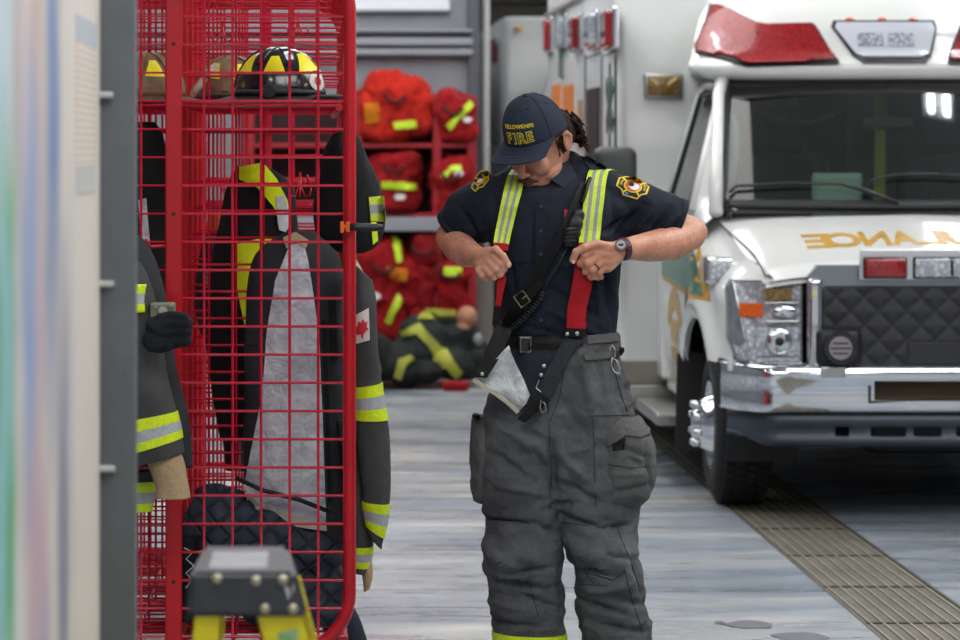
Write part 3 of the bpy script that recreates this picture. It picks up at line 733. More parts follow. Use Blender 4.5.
# E: coat in front of the post, left
cE = empty('turnout_coat', W(140, 250, 9.35), 'charcoal turnout coat hanging before the red post, partly behind the painted partition', 'coat')
secE = [(118, 232, 140, 236, 9.36, .05), (112, 262, 156, 262, 9.35, .08), (110, 300, 166, 302, 9.35, .09), (112, 340, 172, 345, 9.35, .09), (116, 390, 182, 392, 9.36, .09), (120, 430, 190, 430, 9.36, .08), (124, 455, 193, 468, 9.36, .06)]
E1 = limb(secE, 'body', M['coat_dark'], cE, k=40, n=36, amp=.005, fr=10, seed=51)
secE2 = [(112, 250, 140, 262, 9.27, .05), (108, 290, 152, 288, 9.25, .065), (106, 330, 160, 328, 9.25, .07), (108, 380, 166, 372, 9.25, .07), (112, 415, 175, 405, 9.25, .068), (118, 450, 180, 432, 9.25, .066), (128, 468, 184, 452, 9.25, .06)]
limb(secE2, 'sleeve', M['coat'], cE, k=50, n=32, amp=.004, fr=12, seed=52)
cuff(secE2, .70, .875, 'reflective_band', M['tri'], cE, k=9, n=32, amp=.004, fr=12, seed=52)
secE0 = [(110, 284, 147, 284, 9.22, .055), (110, 298, 147, 298, 9.22, .06), (110, 311, 149, 312, 9.22, .062)]
MB().loft(limbrings(secE0, 0, 1, 10, n=32), uv=True).build('reflective_band', M['tri'], cE, smooth=True)
limb([(142, 452, 178, 446, 9.25, .04), (150, 470, 184, 462, 9.25, .045), (156, 488, 188, 484, 9.25, .045), (156, 498, 190, 498, 9.25, .046)], 'wristlet', M['tan'], cE, k=16, amp=.002, fr=20, seed=3)
tE = bvh(E1)
limb([(120, 470, 156, 470, 9.4, .05), (120, 490, 155, 490, 9.4, .05), (122, 511, 151, 511, 9.4, .05)], 'lower_sleeve', M['coat'], cE, k=16, amp=.002, fr=20, seed=3)
cuff([(120, 470, 156, 470, 9.4, .05), (120, 490, 155, 490, 9.4, .05), (122, 511, 151, 511, 9.4, .05)], .3, .98, 'reflective_band', M['tri'], cE, n=28)
bx = empty('olive_case', W(162, 311, 9.2), 'small olive green case behind the black glove, on the left coat', 'case')
MB().rbox(W(151, 320, 9.24), W(175, 303, 9.18), .006).build('case_body', M['olive'], bx)
for (x, y, r) in ((163, 311, .013), (156, 307, .003), (171, 306, .003)): MB().rod(W(x, y, 9.181), W(x, y, 9.168), r).build('dial', M['steel'], bx)
gl = empty('glove', W(170, 330, 9.16), 'black leather glove clipped to the coat hanging before the red post', 'glove')
mb = MB(); mb.ell(W(157, 326, 9.14), (.035, .03, .03)); mb.ell(W(152, 340, 9.14), (.03, .028, .03))
for pts, r in (([(158, 318), (172, 315), (185, 317)], .013), ([(156, 324), (172, 323), (188, 323)], .0165), ([(156, 334), (176, 331), (187, 332)], .0155), ([(152, 342), (170, 344), (186, 341)], .017), ([(148, 346), (160, 348), (168, 346)], .016)):
    mb.tube([W(x, y, 9.13-.01*i) for i, (x, y) in enumerate(pts)], [r*1.05, r, r*.95], 12); mb.ell(W(*pts[-1], 9.11), (r, r, r))
me = remesh(mb, .0035, 3); link(me, 'glove_body', M['glove'], gl)
# dark coats in the left-hand bays
for i, (px, Y, lab) in enumerate(((150, 9.85, 'black coat hanging in the bay left of the red post, under the brown helmet'),)):
    cF = empty('turnout_coat', W(px, 130, Y), lab, 'coat')
    sF = [(128, 122, 152, 122, Y, .03), (116, 150, 166, 150, Y, .08), (112, 240, 170, 240, Y, .1), (112, 330, 172, 330, Y, .1), (112, 420, 172, 420, Y, .1), (116, 480, 168, 480, Y, .08)]
    o_ = limb(sF, 'shell', M['coat_black'], cF, k=40, amp=.01, fr=9, seed=60); tF = bvh(o_)
    patch(tF, [(138, 200), (146, 198), (150, 250), (142, 252)], M['lining'], 'lining', cF, .003, .003, 5)
MB().tube([W(166, 246, 9.53), W(160, 246, 9.45), W(150, 247, 9.40), W(146, 240, 9.36)], .005, 8).build('hook', M['red'], rack, smooth=True)
# ---------------------------------------------------------------- red shelving at the back wall
YR = 22.85
M['redshelf'] = mat('red_shelving', 'a50f1c', .45, var='8d0d18', vs=3)
def rx(px, Y=YR): return W(px, 0, Y).x
def rz(py, Y=YR): return W(0, py, Y).z
sh = empty('gear_shelving', (rx(410), YR, 0), 'red steel shelving full of gear bags against the grey back wall', 'shelving')
zt = rz(96)
for px in (250, 345, 358, 437, 472):
    x = rx(px)
    MB().rbox((x-.03, YR-.02, 0), (x+.03, YR+.03, zt), .004, 1).rbox((x-.02, YR+.40, 0), (x+.02, YR+.45, zt), .004, 1).build('upright', M['redshelf'], sh)
for py in (98, 143, 213): 
    z = rz(py)
    if py == 213: MB().rbox((rx(250), YR-.0, z-.03), (rx(474), YR+.43, z), .004, 1).build('shelf_board', M['redshelf'], sh)
    elif py == 143: MB().rbox((rx(250), YR-.01, z-.035), (rx(474), YR+.43, z), .004, 1).build('shelf_board', M['redshelf'], sh)
    else: MB().rbox((rx(250), YR-.01, z-.03), (rx(474), YR+.01, z+.01), .004, 1).rbox((rx(250), YR+.41, z-.03), (rx(474), YR+.44, z+.01), .004, 1).build('top_rail', M['redshelf'], sh)
MB().rbox((rx(250), YR-.07, rz(231)), (rx(478), YR-.025, rz(217)), .006, 1).build('steel_front_bar', mat('bench_grey', '9a9ba3', .4, .3), sh)
MB().rbox((rx(250), YR-.0, .04), (rx(474), YR+.43, .08), .004, 1).build('bottom_board', M['redshelf'], sh)
MB().box((rx(250), YR+.445, .1), (rx(474), YR+.45, zt-.05)).build('back_panel', mat('shelf_back_dark', '2a1013', .8), sh)
def bag(prims, label, bands=(), tags=(), seed=0, group=None, name='gear_bag', Y=YR, m=None, amp=.05, floorz=None):
    c = W(prims[0][0], prims[0][1], Y)
    t = empty(name, (c.x, c.y, floorz or c.z), label, 'bag', group)
    mb = MB()
    for (x, y, rx_, rz_, an, *dy) in prims:
        s = F/Y; mb.ell(W(x, y, Y+.12+(dy[0] if dy else 0)), (rx_/s*.95, .17, rz_/s*.95), Matrix.Rotation(R(an+(seed*37+x*13)%24-12), 3, 'Y'), p=.55)
    me = remesh(mb, .018, 2); displace(me, lambda c, n: c+n*(wrink(c, amp*.7, 5, seed, (1, 1, 1))+wrink(c, .018, 13, seed+3, (1, 1, .8))))
    if floorz is not None:
        for v in me.vertices: v.co.z = max(v.co.z, floorz)
    for v in me.vertices: v.co.y = min(v.co.y, YR+.42)
    o = link(me, 'bag_body', m or M['red_bag'], t); tr = bvh(me)
    for b in bands: patch(tr, b, M['bag_band'], 'reflective_strip', t, .008, .008, 4)
    for (x, y, r) in tags: patch(tr, [(x+r*1.5*math.cos(k*math.pi/4), y+r*math.sin(k*math.pi/4)) for k in range(8)], M['white_tag'], 'white_label', t, .008, .006, 4)
    mb = MB(); x, y = prims[0][0], prims[0][1]; s = F/Y
    hp = hitpx(tr, x-12, y-4, .01); hq = hitpx(tr, x+8, y-2, .01); 
    if hp and hq: MB().tube([hp, lerp(hp, hq, .3)+Vector((0, -.03, -.05)), lerp(hp, hq, .7)+Vector((0, -.03, -.05)), hq], .012, 8).build('carry_handle', M['bag_dark'], t, smooth=True)
    return t, tr
M['bag_band'] = mat('lime_strip', 'b4d61c', .5, var='cfe832', vs=10)
M['white_tag'] = mat('white_tag', 'c9c5c2', .6)
M['bag_dark'] = mat('bag_dark_strap', '3c0c10', .8)
M['amber'] = fabric('amber_cloth', 'a8560f', 'c97a18')
z1 = rz(143)+.005; z2 = rz(213)+.005
t, tr = bag([(396, 98, 30, 22, 25), (385, 122, 26, 18, 0), (412, 112, 20, 20, 10), (372, 112, 12, 20, 0)], 'big bright red gear bag bulging over the top shelf, left of the shelf post', [[(394, 122), (416, 120), (417, 127), (396, 129)]], seed=1, floorz=z1, m=fabric('bright_red_bag', '90150e', 'c42a1a', wr=9))
patch(tr, [(364, 104), (378, 102), (380, 122), (366, 124)], M['amber'], 'amber_pocket', t, .006, .006, 4)
bag([(455, 110, 20, 15, 20), (455, 128, 20, 14, 0)], 'red gear bag with one slanting lime strip, top shelf right of the post', [[(446, 125), (451, 130), (473, 106), (469, 101)]], [(467, 120, 3)], 2, floorz=z1)
t, tr = bag([(396, 168, 24, 15, 5), (394, 192, 22, 20, 0)], 'red gear bag with level lime strip and white label, middle shelf left', [[(382, 181), (415, 184), (415, 190), (382, 188)]], [(400, 197, 4)], 3, floorz=z2)
bag([(452, 176, 20, 18, 8), (455, 196, 20, 16, 0)], 'red gear bag with curved lime strip, middle shelf right', [[(440, 176), (444, 180), (452, 172), (462, 170), (461, 165), (450, 167)]], [(459, 174, 3)], 4, floorz=z2)
t, tr = bag([(385, 268, 26, 28, 0), (400, 285, 24, 30, 0), (372, 290, 24, 28, 0), (382, 315, 26, 28, 0)], 'bulky red gear bag with two lime strips on the bottom shelf left', [[(392, 238), (398, 238), (402, 262), (396, 263)], [(384, 322), (390, 325), (402, 300), (398, 294)]], [(375, 297, 4)], 5, floorz=.082)
patch(tr, [(386, 266), (408, 270), (406, 282), (390, 278)], M['amber'], 'amber_pocket', t, .006, .006, 4)
bag([(452, 275, 16, 16, 0), (452, 300, 18, 26, 0), (452, 335, 18, 24, 0)], 'red gear bag with short lime strip on the bottom shelf right', [[(445, 268), (461, 268), (461, 276), (445, 276)]], [], 6, floorz=.082)
bag([(425, 250, 10, 16, 0), (424, 285, 9, 26, 0), (422, 325, 12, 20, 0)], 'dark red soft bag squeezed beside the bottom shelf post', [], [], 7, floorz=.082, m=fabric('deep_red_bag', '6d0c12', '94131a'), name='soft_bag')
# ---- gear and dummy on the floor in front of it
YD = 22.3
dm = empty('training_dummy', W(430, 380, YD), 'tan-headed training dummy lying in dark turnout gear before the red shelving', 'mannequin')
dm.location.z = 0
s = F/YD
M['bunker'] = fabric('bunker_dark', '1f2423', '323836', wr=7)
M['olive_band'] = mat('dull_lime_band', 'b5b63a', .6, var='9a9c38', vs=10)
mb = MB()
for (x, y, a, b, an, dy) in ((432, 345, 34, 26, 25, 0), (452, 345, 24, 28, 40, .05), (405, 358, 34, 20, -15, -.05), (385, 362, 22, 16, 0, .05), (455, 365, 24, 14, 20, -.1), (478, 358, 10, 14, 0, 0), (425, 335, 26, 16, -20, .1)):
    mb.ell(W(x, y, YD+dy), (a/s, .2, b/s), Matrix.Rotation(R(an), 3, 'Y'))
me = remesh(mb, .016, 3); displace(me, lambda c, n: c+n*wrink(c, .03, 5, 12, (1, 1, 1)))
for v in me.vertices: v.co.z = max(v.co.z, .003)
link(me, 'turnout_suit', M['bunker'], dm); tr = bvh(me)
for pl in ([(402, 332), (420, 324), (440, 345), (446, 368), (438, 368), (430, 348), (416, 334), (404, 338)], [(438, 345), (446, 350), (462, 372), (456, 378), (440, 360)], [(418, 320), (426, 308), (456, 310), (455, 320)]):
    patch(tr, pl, M['olive_band'], 'reflective_band', dm, .008, .008, 4)
M['dummyskin'] = mat('dummy_rubber', 'b98665', .6, var='a8755a', vs=10)
mb = MB(); mb.ell(W(467, 317, YD-.05), (10.5/s, .09, 11/s)); mb.ell(W(464, 327, YD-.05), (8/s, .08, 7/s)); mb.rod(W(463, 327, YD-.03), W(460, 342, YD), .045)
link(remesh(mb, .008, 4), 'head', M['dummyskin'], dm)
MB().ell(W(478, 340, YD-.12), (5/s, .05, 7/s)).build('white_mask', mat('mask_pale', '85898c', .5), dm, smooth=True)
cc = empty('turnout_trousers', (W(380, 380, 22.0).x, 22.0, 0), 'bunched dark turnout trousers with yellow bands on the floor, left of the dummy', 'trousers')
mb = MB(); s = F/21.9
for (x, y, a, b, an) in ((376, 358, 16, 22, 10), (392, 366, 20, 14, -10), (405, 372, 17, 12, 15), (425, 372, 16, 10, 0), (368, 345, 12, 16, 0)):
    mb.ell(W(x, y, 21.9), (a/s, .15, b/s), Matrix.Rotation(R(an), 3, 'Y'))
me = remesh(mb, .014, 3); displace(me, lambda c, n: c+n*wrink(c, .02, 6, 14, (1, 1, 1)))
for v in me.vertices: v.co.z = max(v.co.z, .003)
link(me, 'legs', fabric('bunker_black', '151817', '282c2b', wr=7), cc); tr = bvh(me)
for pl in ([(394, 376), (398, 360), (410, 356), (416, 360), (405, 365), (401, 379)], [(368, 350), (374, 348), (381, 372), (375, 376)]): patch(tr, pl, M['olive_band'], 'reflective_band', cc, .008, .006, 4)
o = MB().rbox((W(442, 0, 21.8).x, 21.7, 0), (W(468, 0, 21.8).x, 21.9, .06), .02).build('red_pouch', M['red_bag']); tag(o, 'small red pouch on the floor under the tan-headed dummy', 'pouch')
# ---------------------------------------------------------------- stepladder in front
M['yl'] = mat('yellow_fibreglass', 'e8d818', .35, var='dfcf12', vs=3, coat=.2)
M['cap'] = mat('ladder_cap_black', '33353a', .5, var='3c3e43', vs=30, bs=80, bd=.0006)
ld = empty('stepladder', W(250, 700, 5.4), 'yellow fibreglass stepladder with a black top cap, blurred in the foreground', 'ladder'); ld.location.z = 0
Yf, Yb = 5.42, 5.78
a = W(189, 617, Yf); c_ = W(303, 571, Yf)
L0, L1 = W(187, 617, Yf), W(309, 617, Yf)
zt = W(0, 572, Yf).z; zb = L0.z; ztb = zt+.003
tl, trr = W(190, 572, Yf), W(296, 572, Yf)
tbl, tbr = Vector((W(203, 0, Yb).x, Yb, zt)), Vector((W(288, 0, Yb).x, Yb, zt))
bbl, bbr = Vector((W(200, 0, Yb).x, Yb, zb)), Vector((W(300, 0, Yb).x, Yb, zb))
bm = bmesh.new(); V = [bm.verts.new(v) for v in (L0, L1, bbr, bbl, tl, trr, tbr, tbl)]
for f in ((0, 3, 2, 1), (4, 5, 6, 7), (0, 1, 5, 4), (1, 2, 6, 5), (2, 3, 7, 6), (3, 0, 4, 7)): bm.faces.new([V[i] for i in f])
bmesh.ops.bevel(bm, geom=bm.edges[:], offset=.008, segments=3, affect='EDGES')
MB().frombm(bm).build('top_cap', M['cap'], ld, autos=30)
mb = MB(); mb.rbox((tl.x+.03, Yf+.05, zt-.001), (trr.x-.05, Yf+.27, zt+.0012), .001, 1).build('top_label', mat('label_worn', '6e7076', .4, var='8a8c90', vs=25), ld)
for (x, y) in ((217, 579), (256, 581), (283, 580), (265, 609), (293, 609)):
    p = W(x, y, Yf-.001); MB().ell(p, (.0085, .005, .0085), nu=14, nv=8).build('rivet', mat('rivet_brass', 'b9b39a', .35, .7) if x == 217 else bpy.data.materials['rivet_brass'], ld, smooth=True)
MB().prism([W(284, 586, Yf-.0005), W(288, 587, Yf-.0005), W(291, 599, Yf-.0005), W(293, 582, Yf-.0005), W(294, 590, Yf-.0005), W(289, 600, Yf-.0005)], (0, -.001, 0)).build('scuff_decal', M['white_tag'], ld)
def rail(x0t, x1t, x0b, x1b, Y, Yb_, name='side_rail'):
    """channel rail from the cap to the floor; pixel x at y=617 and y=640, continued straight down"""
    pa, pb = W(x0t, 617, Y), W(x1t, 617, Y); pa2, pb2 = W(x0b, 640, Y), W(x1b, 640, Y)
    def down(p, q):
        t = (p.z-.0)/(p.z-q.z); r = p+(q-p)*t; r.z = .02; return r
    qa, qb = down(pa, pa2), down(pb, pb2)
    up = (pa-pa2).normalized()*.03
    return [pa+up, pb+up, qb, qa]
P1 = rail(193, 222, 191, 220, Yf+.012, 0); P2 = rail(256, 304, 262, 318, Yf+.012, 0)
P1[2].x = P1[3].x+.06; P2[2].x = P2[3].x+.075
for P in (P1, P2):
    dY = Vector((0, .028, 0)); mb = MB().prism(P, (0, .003, 0))
    for (i, j) in ((0, 3), (1, 2)):
        d = Vector((.003 if i == 0 else -.003, 0, 0)); mb.prism([P[i], P[j], P[j]+d, P[i]+d], dY)
    mb.build('side_rail', M['yl'], ld)
for P, dx in ((P1, .0), (P2, .0)):
    Q = [p+Vector((dx, .30 if i < 2 else .42, 0)) for i, p in enumerate(P)]
    mb = MB().prism(Q, (0, .003, 0)); mb.prism([Q[0], Q[3], Q[3]+Vector((.003, 0, 0)), Q[0]+Vector((.003, 0, 0))], (0, -.028, 0)); mb.prism([Q[1], Q[2], Q[2]-Vector((.003, 0, 0)), Q[1]-Vector((.003, 0, 0))], (0, -.028, 0)); mb.build('side_rail', M['yl'], ld)
    for (p, q) in ((P, 0), (Q, 1)):
        m_ = (p[2]+p[3])/2; MB().rbox((m_.x-.04, m_.y-.02, 0), (m_.x+.045, m_.y+.03, .035), .006).build('foot', M['rubber'], ld)
for zz in (.30, .58):
    def at(P, z, k): t = (P[0].z-z)/(P[0].z-P[3].z); return lerp(P[0], P[3], t)
    p = at(P2, zz, 0); MB().rbox((p.x+.0, p.y+.01, zz), (p.x+.075, p.y+.37, zz+.02), .003).build('step', M['yl'], ld)
    p = at(P1, zz, 0); MB().rod((p.x+.03, p.y+.01, zz), (p.x+.03, p.y+.37, zz), .008).build('brace', M['steel'], ld)
MB().prism([W(277, 634, Yf+.011), W(297, 628, Yf+.011), W(300, 638, Yf+.011), W(281, 646, Yf+.011)], (0, -.0012, 0)).build('rail_label', mat('green_label', 'b9cfa8', .5, var='6aa05a', vs=60), ld)
# ---------------------------------------------------------------- ambulances (local: x across, y back from the bumper, z up)
M['glassd'] = None
def glass_mat():
    nt = NT('windshield_glass'); t = nt.t
    tr = nt.n('ShaderNodeBsdfTransparent'); tr.inputs[0].default_value = (.50, .60, .54, 1)
    gl = nt.n('ShaderNodeBsdfGlossy'); gl.inputs['Roughness'].default_value = .03; gl.inputs[0].default_value = (1, 1, 1, 1)
    fr = nt.n('ShaderNodeFresnel'); fr.inputs[0].default_value = 1.42
    mx = nt.n('ShaderNodeMixShader'); nt.l(fr.outputs[0], mx.inputs[0]); nt.l(tr.outputs[0], mx.inputs[1]); nt.l(gl.outputs[0], mx.inputs[2]); nt.l(mx.outputs[0], nt.out.inputs[0]); return nt.m
def lens_mat(name, c, c2, sc_=90):
    nt = NT(name); co = coords(nt); n = nt.n('ShaderNodeTexVoronoi', i_Scale=sc_); nt.l(co, n.inputs['Vector'])
    r = ramp(nt, n.outputs['Distance'], [(0, c2), (.6, c)]); nt.l(r.outputs[0], nt.b.inputs['Base Color']); nt.b.inputs['Roughness'].default_value = .12
    nt.b.inputs['Coat Weight'].default_value = 1; bump(nt, n.outputs['Distance'], .35, .004); return nt.m
M['glass'] = glass_mat()
M['lred'] = lens_mat('red_lens', '7d0810', 'c8141e'); M['lclear'] = lens_mat('clear_lens', '9aa0a8', 'e4e8ee', 45)
M['lamber'] = lens_mat('amber_lens', 'c4781a', 'e8952a'); M['lorange'] = lens_mat('orange_lens', 'e0560c', 'f07a1e', 120); M['lgold'] = lens_mat('gold_lens', '5f4708', 'a8821c', 60)
M['awhite'] = mat('ambulance_white', 'e2e3e0', .22, coat=.7, spec=.5)
M['wh2'] = mat('module_white', 'cfd1cf', .3, coat=.3, var='c8cac8', vs=1.5)
M['taupe'] = mat('kick_plate', '8e887e', .4, .3, var='837d73', vs=5)
M['trimblk'] = mat('trim_black', '17181a', .5)
M['valance'] = mat('blue_grey_plastic', '2e3740', .45, var='36404a', vs=6)
M['tyre'] = mat('tyre', '1c1c1d', .85, bs=50, bd=.002, bstr=.8)
M['gold'] = mat('gold_lettering', 'c79a34', .4, var='a87c22', vs=12)
M['green'] = mat('green_stripe', '1b6b58', .35, coat=.5)
M['interior'] = mat('cab_interior', '4a5450', .8, var='38403d', vs=3); M['seat'] = mat('seat_cloth', '2c3636', .9)
def quilted_mat():
    return mat('black_quilt_cover', '232428', .6, spec=.5)
M['qcover'] = quilted_mat()
def rr_poly(x0, z0, x1, z1, r, n=5):
    P = []
    for cx, cz, a in ((x1-r, z1-r, 0), (x0+r, z1-r, 90), (x0+r, z0+r, 180), (x1-r, z0+r, 270)):
        for i in range(n+1): t = R(a+90*i/n); P.append((cx+r*math.cos(t), cz+r*math.sin(t)))
    return P
def ambulance(cx, yb, label, detail=True):
    A = empty('ambulance', (cx, yb, 0), label, 'ambulance')
    L = lambda x, y, z: Vector((cx+x, yb+y, z))
    def tl(px, py, y):  # picture point at local depth y -> local x, z
        p = W(px, py, yb+y); return p.x-cx, p.z
    def yray(u, v): return Vector((cx+u, yb-2, v)), Vector((0, 1, 0))
    def xray(u, v): return Vector((cx-3, yb+u, v)), Vector((1, 0, 0))
    # ---- cab side surface, mirrored
    def sx(y, z):   # half width of the body skin
        w = 1.0 if y > 1.2 else lerp(.945, 1.0, sstep(-.1, 1.1, y))
        if y < .45: w -= .055*(1-sstep(.05, .45, y))
        w -= .03*sstep(.75, .4, z)+.0
        if z > 1.0 and y > 1.2: w -= .03*sstep(1.0, 1.35, z)
        if z > 1.35: w -= .18*(z-1.35)/.62
        if y <= 1.2:
            zt = hoodz(y, .8); w -= .14*sstep(zt-.20, zt+.03, z)
        d = math.hypot(y-.85, (z-.40)*.95)     # flare around the wheel
        w += .045*math.exp(-((d-.50)/.07)**2) if z < 1.0 else 0
        return w
    def hoodz(y, x):
        z = lerp(1.135, 1.36, sstep(-.5, 1.3, y)*1.12-.06 if False else (y-.08)/1.0)
        return z-.05*(abs(x)/.85)**4+(.012 if abs(x) < .45 else 0)*(1-abs(x)/.45 if abs(x) < .45 else 0)
    for sgn in (-1, 1):
        bm = bmesh.new(); Y = [i*.05+.10 for i in range(24)]; Z = [.46+i*.04 for i in range(20)]
        def grid(ys, zs, name, m, cut=None, top=None):
            mb = MB(); n = len(zs)
            vs = []
            for y in ys:
                zmax = top(y) if top else None
                for i, z in enumerate(zs):
                    zz = z if zmax is None else lerp(zs[0], zmax, i/(n-1))
                    yy = y
                    if cut:
                        dd_ = math.hypot(y-.85, zz-.40)
                        if abs(dd_-.463) < .02 and zz > .42: yy = .85+(y-.85)/dd_*.463; zz = .40+(zz-.40)/dd_*.463
                    vs.append(L(sgn*sx(yy, zz), yy, zz))
            fs = []
            for a in range(len(ys)-1):
                for b in range(n-1):
                    f = (a*n+b, a*n+b+1, (a+1)*n+b+1, (a+1)*n+b)
                    c = sum((vs[i] for i in f), Vector())/4
                    if cut and cut(c.y-yb, c.z): continue
                    fs.append(f)
            mb.add(vs, fs)
            mb.add([v+Vector((-sgn*.02, 0, 0)) for v in vs], [f[::-1] for f in fs])
            o = mb.build(name, m, A, smooth=True, fix=False); return o
        ys = [.10+i*.022 for i in range(54)]
        fen = grid(ys, [.46+i*.026 for i in range(34)], 'front_fender', M['awhite'], cut=lambda y, z: math.hypot(y-.85, (z-.40)) < .46 or (z < .70 and y < .42) or (y < .235 and .70 < z < 1.06), top=lambda y: hoodz(min(y, 1.1), .86)+.0)
        door = grid([1.30+i*.05 for i in range(23)], [.42+i*.0465 for i in range(21)], 'cab_door', M['awhite'])
        # lower cab skirt behind the wheel arch
        # door frame (around the window), pillars
        def P(y, z, o_=0): return L(sgn*(sx(y, z)+o_), y, z)
        MB().tube([P(1.32, 1.35), P(1.44, 1.62), P(1.56, 1.87), P(1.66, 1.95), P(2.2, 1.96), P(2.38, 1.93), P(2.40, 1.35)], .024, 10).build('window_frame', M['awhite'], A, smooth=True)
        n = 6; mb = MB()
        wl = [(1.36, 1.36), (1.48, 1.62), (1.60, 1.86), (1.70, 1.92), (2.34, 1.92), (2.36, 1.36)]
        mb.prism([P(y, z, .002) for y, z in wl], (-sgn*.006, 0, 0)).build('side_window', M['glass'], A)
        mb = MB(); mb.tube([P(y, z, .004) for y, z in wl], .012, 6, closed=True).build('window_seal', M['trimblk'], A)
        MB().prism([P(1.34, 1.345, .012), P(1.52, 1.345, .012), P(1.52, 1.44, .012), P(1.40, 1.50, .012)], (-sgn*.008, 0, 0)).build('mirror_sail', M['trimblk'], A)
        MB().tube([P(2.41, .5, .004), P(2.41, 1.3, .004)], .006, 6).build('door_gap', M['trimblk'], A)
        MB().tube([P(1.29, .62, .002), P(1.29, 1.3, .002)], .005, 6).build('door_gap', M['trimblk'], A)
        MB().rbox(L(sgn*1.0-.02, 2.12, 1.12), L(sgn*1.0+.02+.02*sgn, 2.3, 1.17), .008).build('door_handle', M['trimblk'], A)
        # B pillar / skin up to the module
        MB().rbox(L(sgn*.82-.03, 2.40, .46), L(sgn*1.0, 2.64, 1.35), .02).build('rear_pillar', M['awhite'], A)
        # A pillar
        MB().tube([L(sgn*.905, .98, 1.345), L(sgn*.875, 1.18, 1.60), L(sgn*.835, 1.42, 1.90), L(sgn*.80, 1.52, 2.0)], [.034, .03, .03, .034], 12).build('windshield_pillar', M['awhite'], A, smooth=True)
        MB().loft([[L(sgn*.868, 1.03, 1.37), L(sgn*.90, 1.12, 1.375), P(1.33, 1.37)], [L(sgn*.825, 1.27, 1.68), L(sgn*.855, 1.34, 1.685), P(1.45, 1.68)], [L(sgn*.785, 1.49, 1.96), L(sgn*.81, 1.55, 1.97), P(1.64, 1.965)]], cap=False, closed=False).build('pillar_skin', M['awhite'], A, smooth=True)
        # cowl corner joining pillar, fender and hood
        MB().loft([[L(sgn*x, y, z) for x, y, z in r] for r in (
            [(.80, 1.0, 1.36), (.90, 1.0, 1.345), (.955, 1.06, 1.28), (.975, 1.1, 1.20)],
            [(.84, 1.12, 1.40), (.915, 1.14, 1.42), (.975, 1.22, 1.30), (.985, 1.3, 1.20)],
            [(.84, 1.30, 1.40), (.94, 1.32, 1.42), (.985, 1.36, 1.30), (1.0, 1.36, 1.20)])], cap=False, closed=False).build('cowl_corner', M['awhite'], A, smooth=True)
        # wheel house, dark
        mb = MB(); r = [L(sgn*.93, .85+.47*math.cos(t), .40+.47*math.sin(t)) for t in [R(a) for a in range(-20, 201, 10)]]
        mb.loft([r, [v+Vector((-sgn*.33, 0, 0)) for v in r]], cap=False, closed=False).build('wheel_house', M['trimblk'], A)
        # wheel
        wc = L(sgn*.945, .85, .3725); ax = Vector((-sgn, 0, 0))
        prof = [(.215, .0), (.225, -.012), (.30, -.008), (.338, .010), (.354, .035), (.359, .07), (.360, .125), (.359, .18), (.354, .215), (.338, .24), (.30, .255), (.2, .25)]
        rings = [[wc+ax*d+Vector((0, rr*math.cos(t), rr*math.sin(t))) for t in [2*math.pi*j/64 for j in range(64)]] for rr, d in prof]
        MB().loft(rings+[rings[0]], cap=False).build('tyre', M['tyre'], A, smooth=True)
        if detail:
            mb = MB()
            for j in range(56):
                t0 = 2*math.pi*j/56
                for q, (d0, d1) in enumerate(((.028, .07), (.078, .12), (.128, .17), (.178, .222))):
                    t = t0+(q % 2)*.055; dt = .075
                    rr0, rr1 = .35, .3725 if q in (1, 2) else .369
                    ring = lambda rr: [wc+ax*(d0)+Vector((0, rr*math.cos(t), rr*math.sin(t))), wc+ax*d1+Vector((0, rr*math.cos(t+.012), rr*math.sin(t+.012))), wc+ax*d1+Vector((0, rr*math.cos(t+dt+.012), rr*math.sin(t+dt+.012))), wc+ax*d0+Vector((0, rr*math.cos(t+dt), rr*math.sin(t+dt)))]
                    a_, b_ = ring(rr0), ring(rr1); mb.add(a_+b_, [(4, 5, 6, 7), (0, 1, 5, 4), (1, 2, 6, 5), (2, 3, 7, 6), (3, 0, 4, 7)])
            o = mb.build('tyre_tread', M['tyre'], A); 
        hp = [(.215, .0), (.205, -.005), (.19, .02), (.16, .03), (.135, .005), (.12, -.03), (.11, -.05), (.085, -.058), (.07, -.058), (.066, -.085), (.05, -.09), (.001, -.09)]
        rings = [[wc+ax*d+Vector((0, rr*math.cos(t), rr*math.sin(t))) for t in [2*math.pi*j/40 for j in range(40)]] for rr, d in hp]
        hub = MB().loft(rings, cap=False).build('wheel_cover', M['chrome'], A, smooth=True)
        if detail:
            for j in range(8):
                t = R(22.5+45*j); c0 = wc+Vector((0, .095*math.cos(t), .095*math.sin(t)))
                MB().rod(c0+ax*-.04, c0+ax*-.085, .016, .015, 10).ell(c0+ax*-.085, (.008, .016, .016), nu=10, nv=6).build('lug_nut_cover', M['chrome'], A, smooth=True)
            for j in range(4):
                t = R(45+90*j); c0 = wc+Vector((0, .165*math.cos(t), .165*math.sin(t))); MB().ell(c0+ax*.024, (.004, .03, .02), nu=10, nv=6).build('hand_hole', M['trimblk'], A)
        MB().prism([L(sgn*.70, 1.285, .20), L(sgn*1.06, 1.285, .20), L(sgn*1.05, 1.285, .67), L(sgn*.75, 1.285, .67)], (0, .012, 0)).build('mud_flap', mat('mudflap', '2c2c2a', .8) if 'mudflap' not in bpy.data.materials else bpy.data.materials['mudflap'], A)
        # running board
        MB().rbox(L(sgn*.80, 1.55, .30), L(sgn*1.12, 2.55, .36), .012).rbox(L(sgn*.80, 1.55, .26), L(sgn*.86, 2.55, .32), .01).build('running_board', M['steel'], A)
        # mirror
        mx0 = L(sgn*1.335, 1.42, 0)
        mb = MB(); bx0 = (mx0.x-.105, mx0.y-.05, 1.245); bx1 = (mx0.x+.105, mx0.y+.07, 1.655)
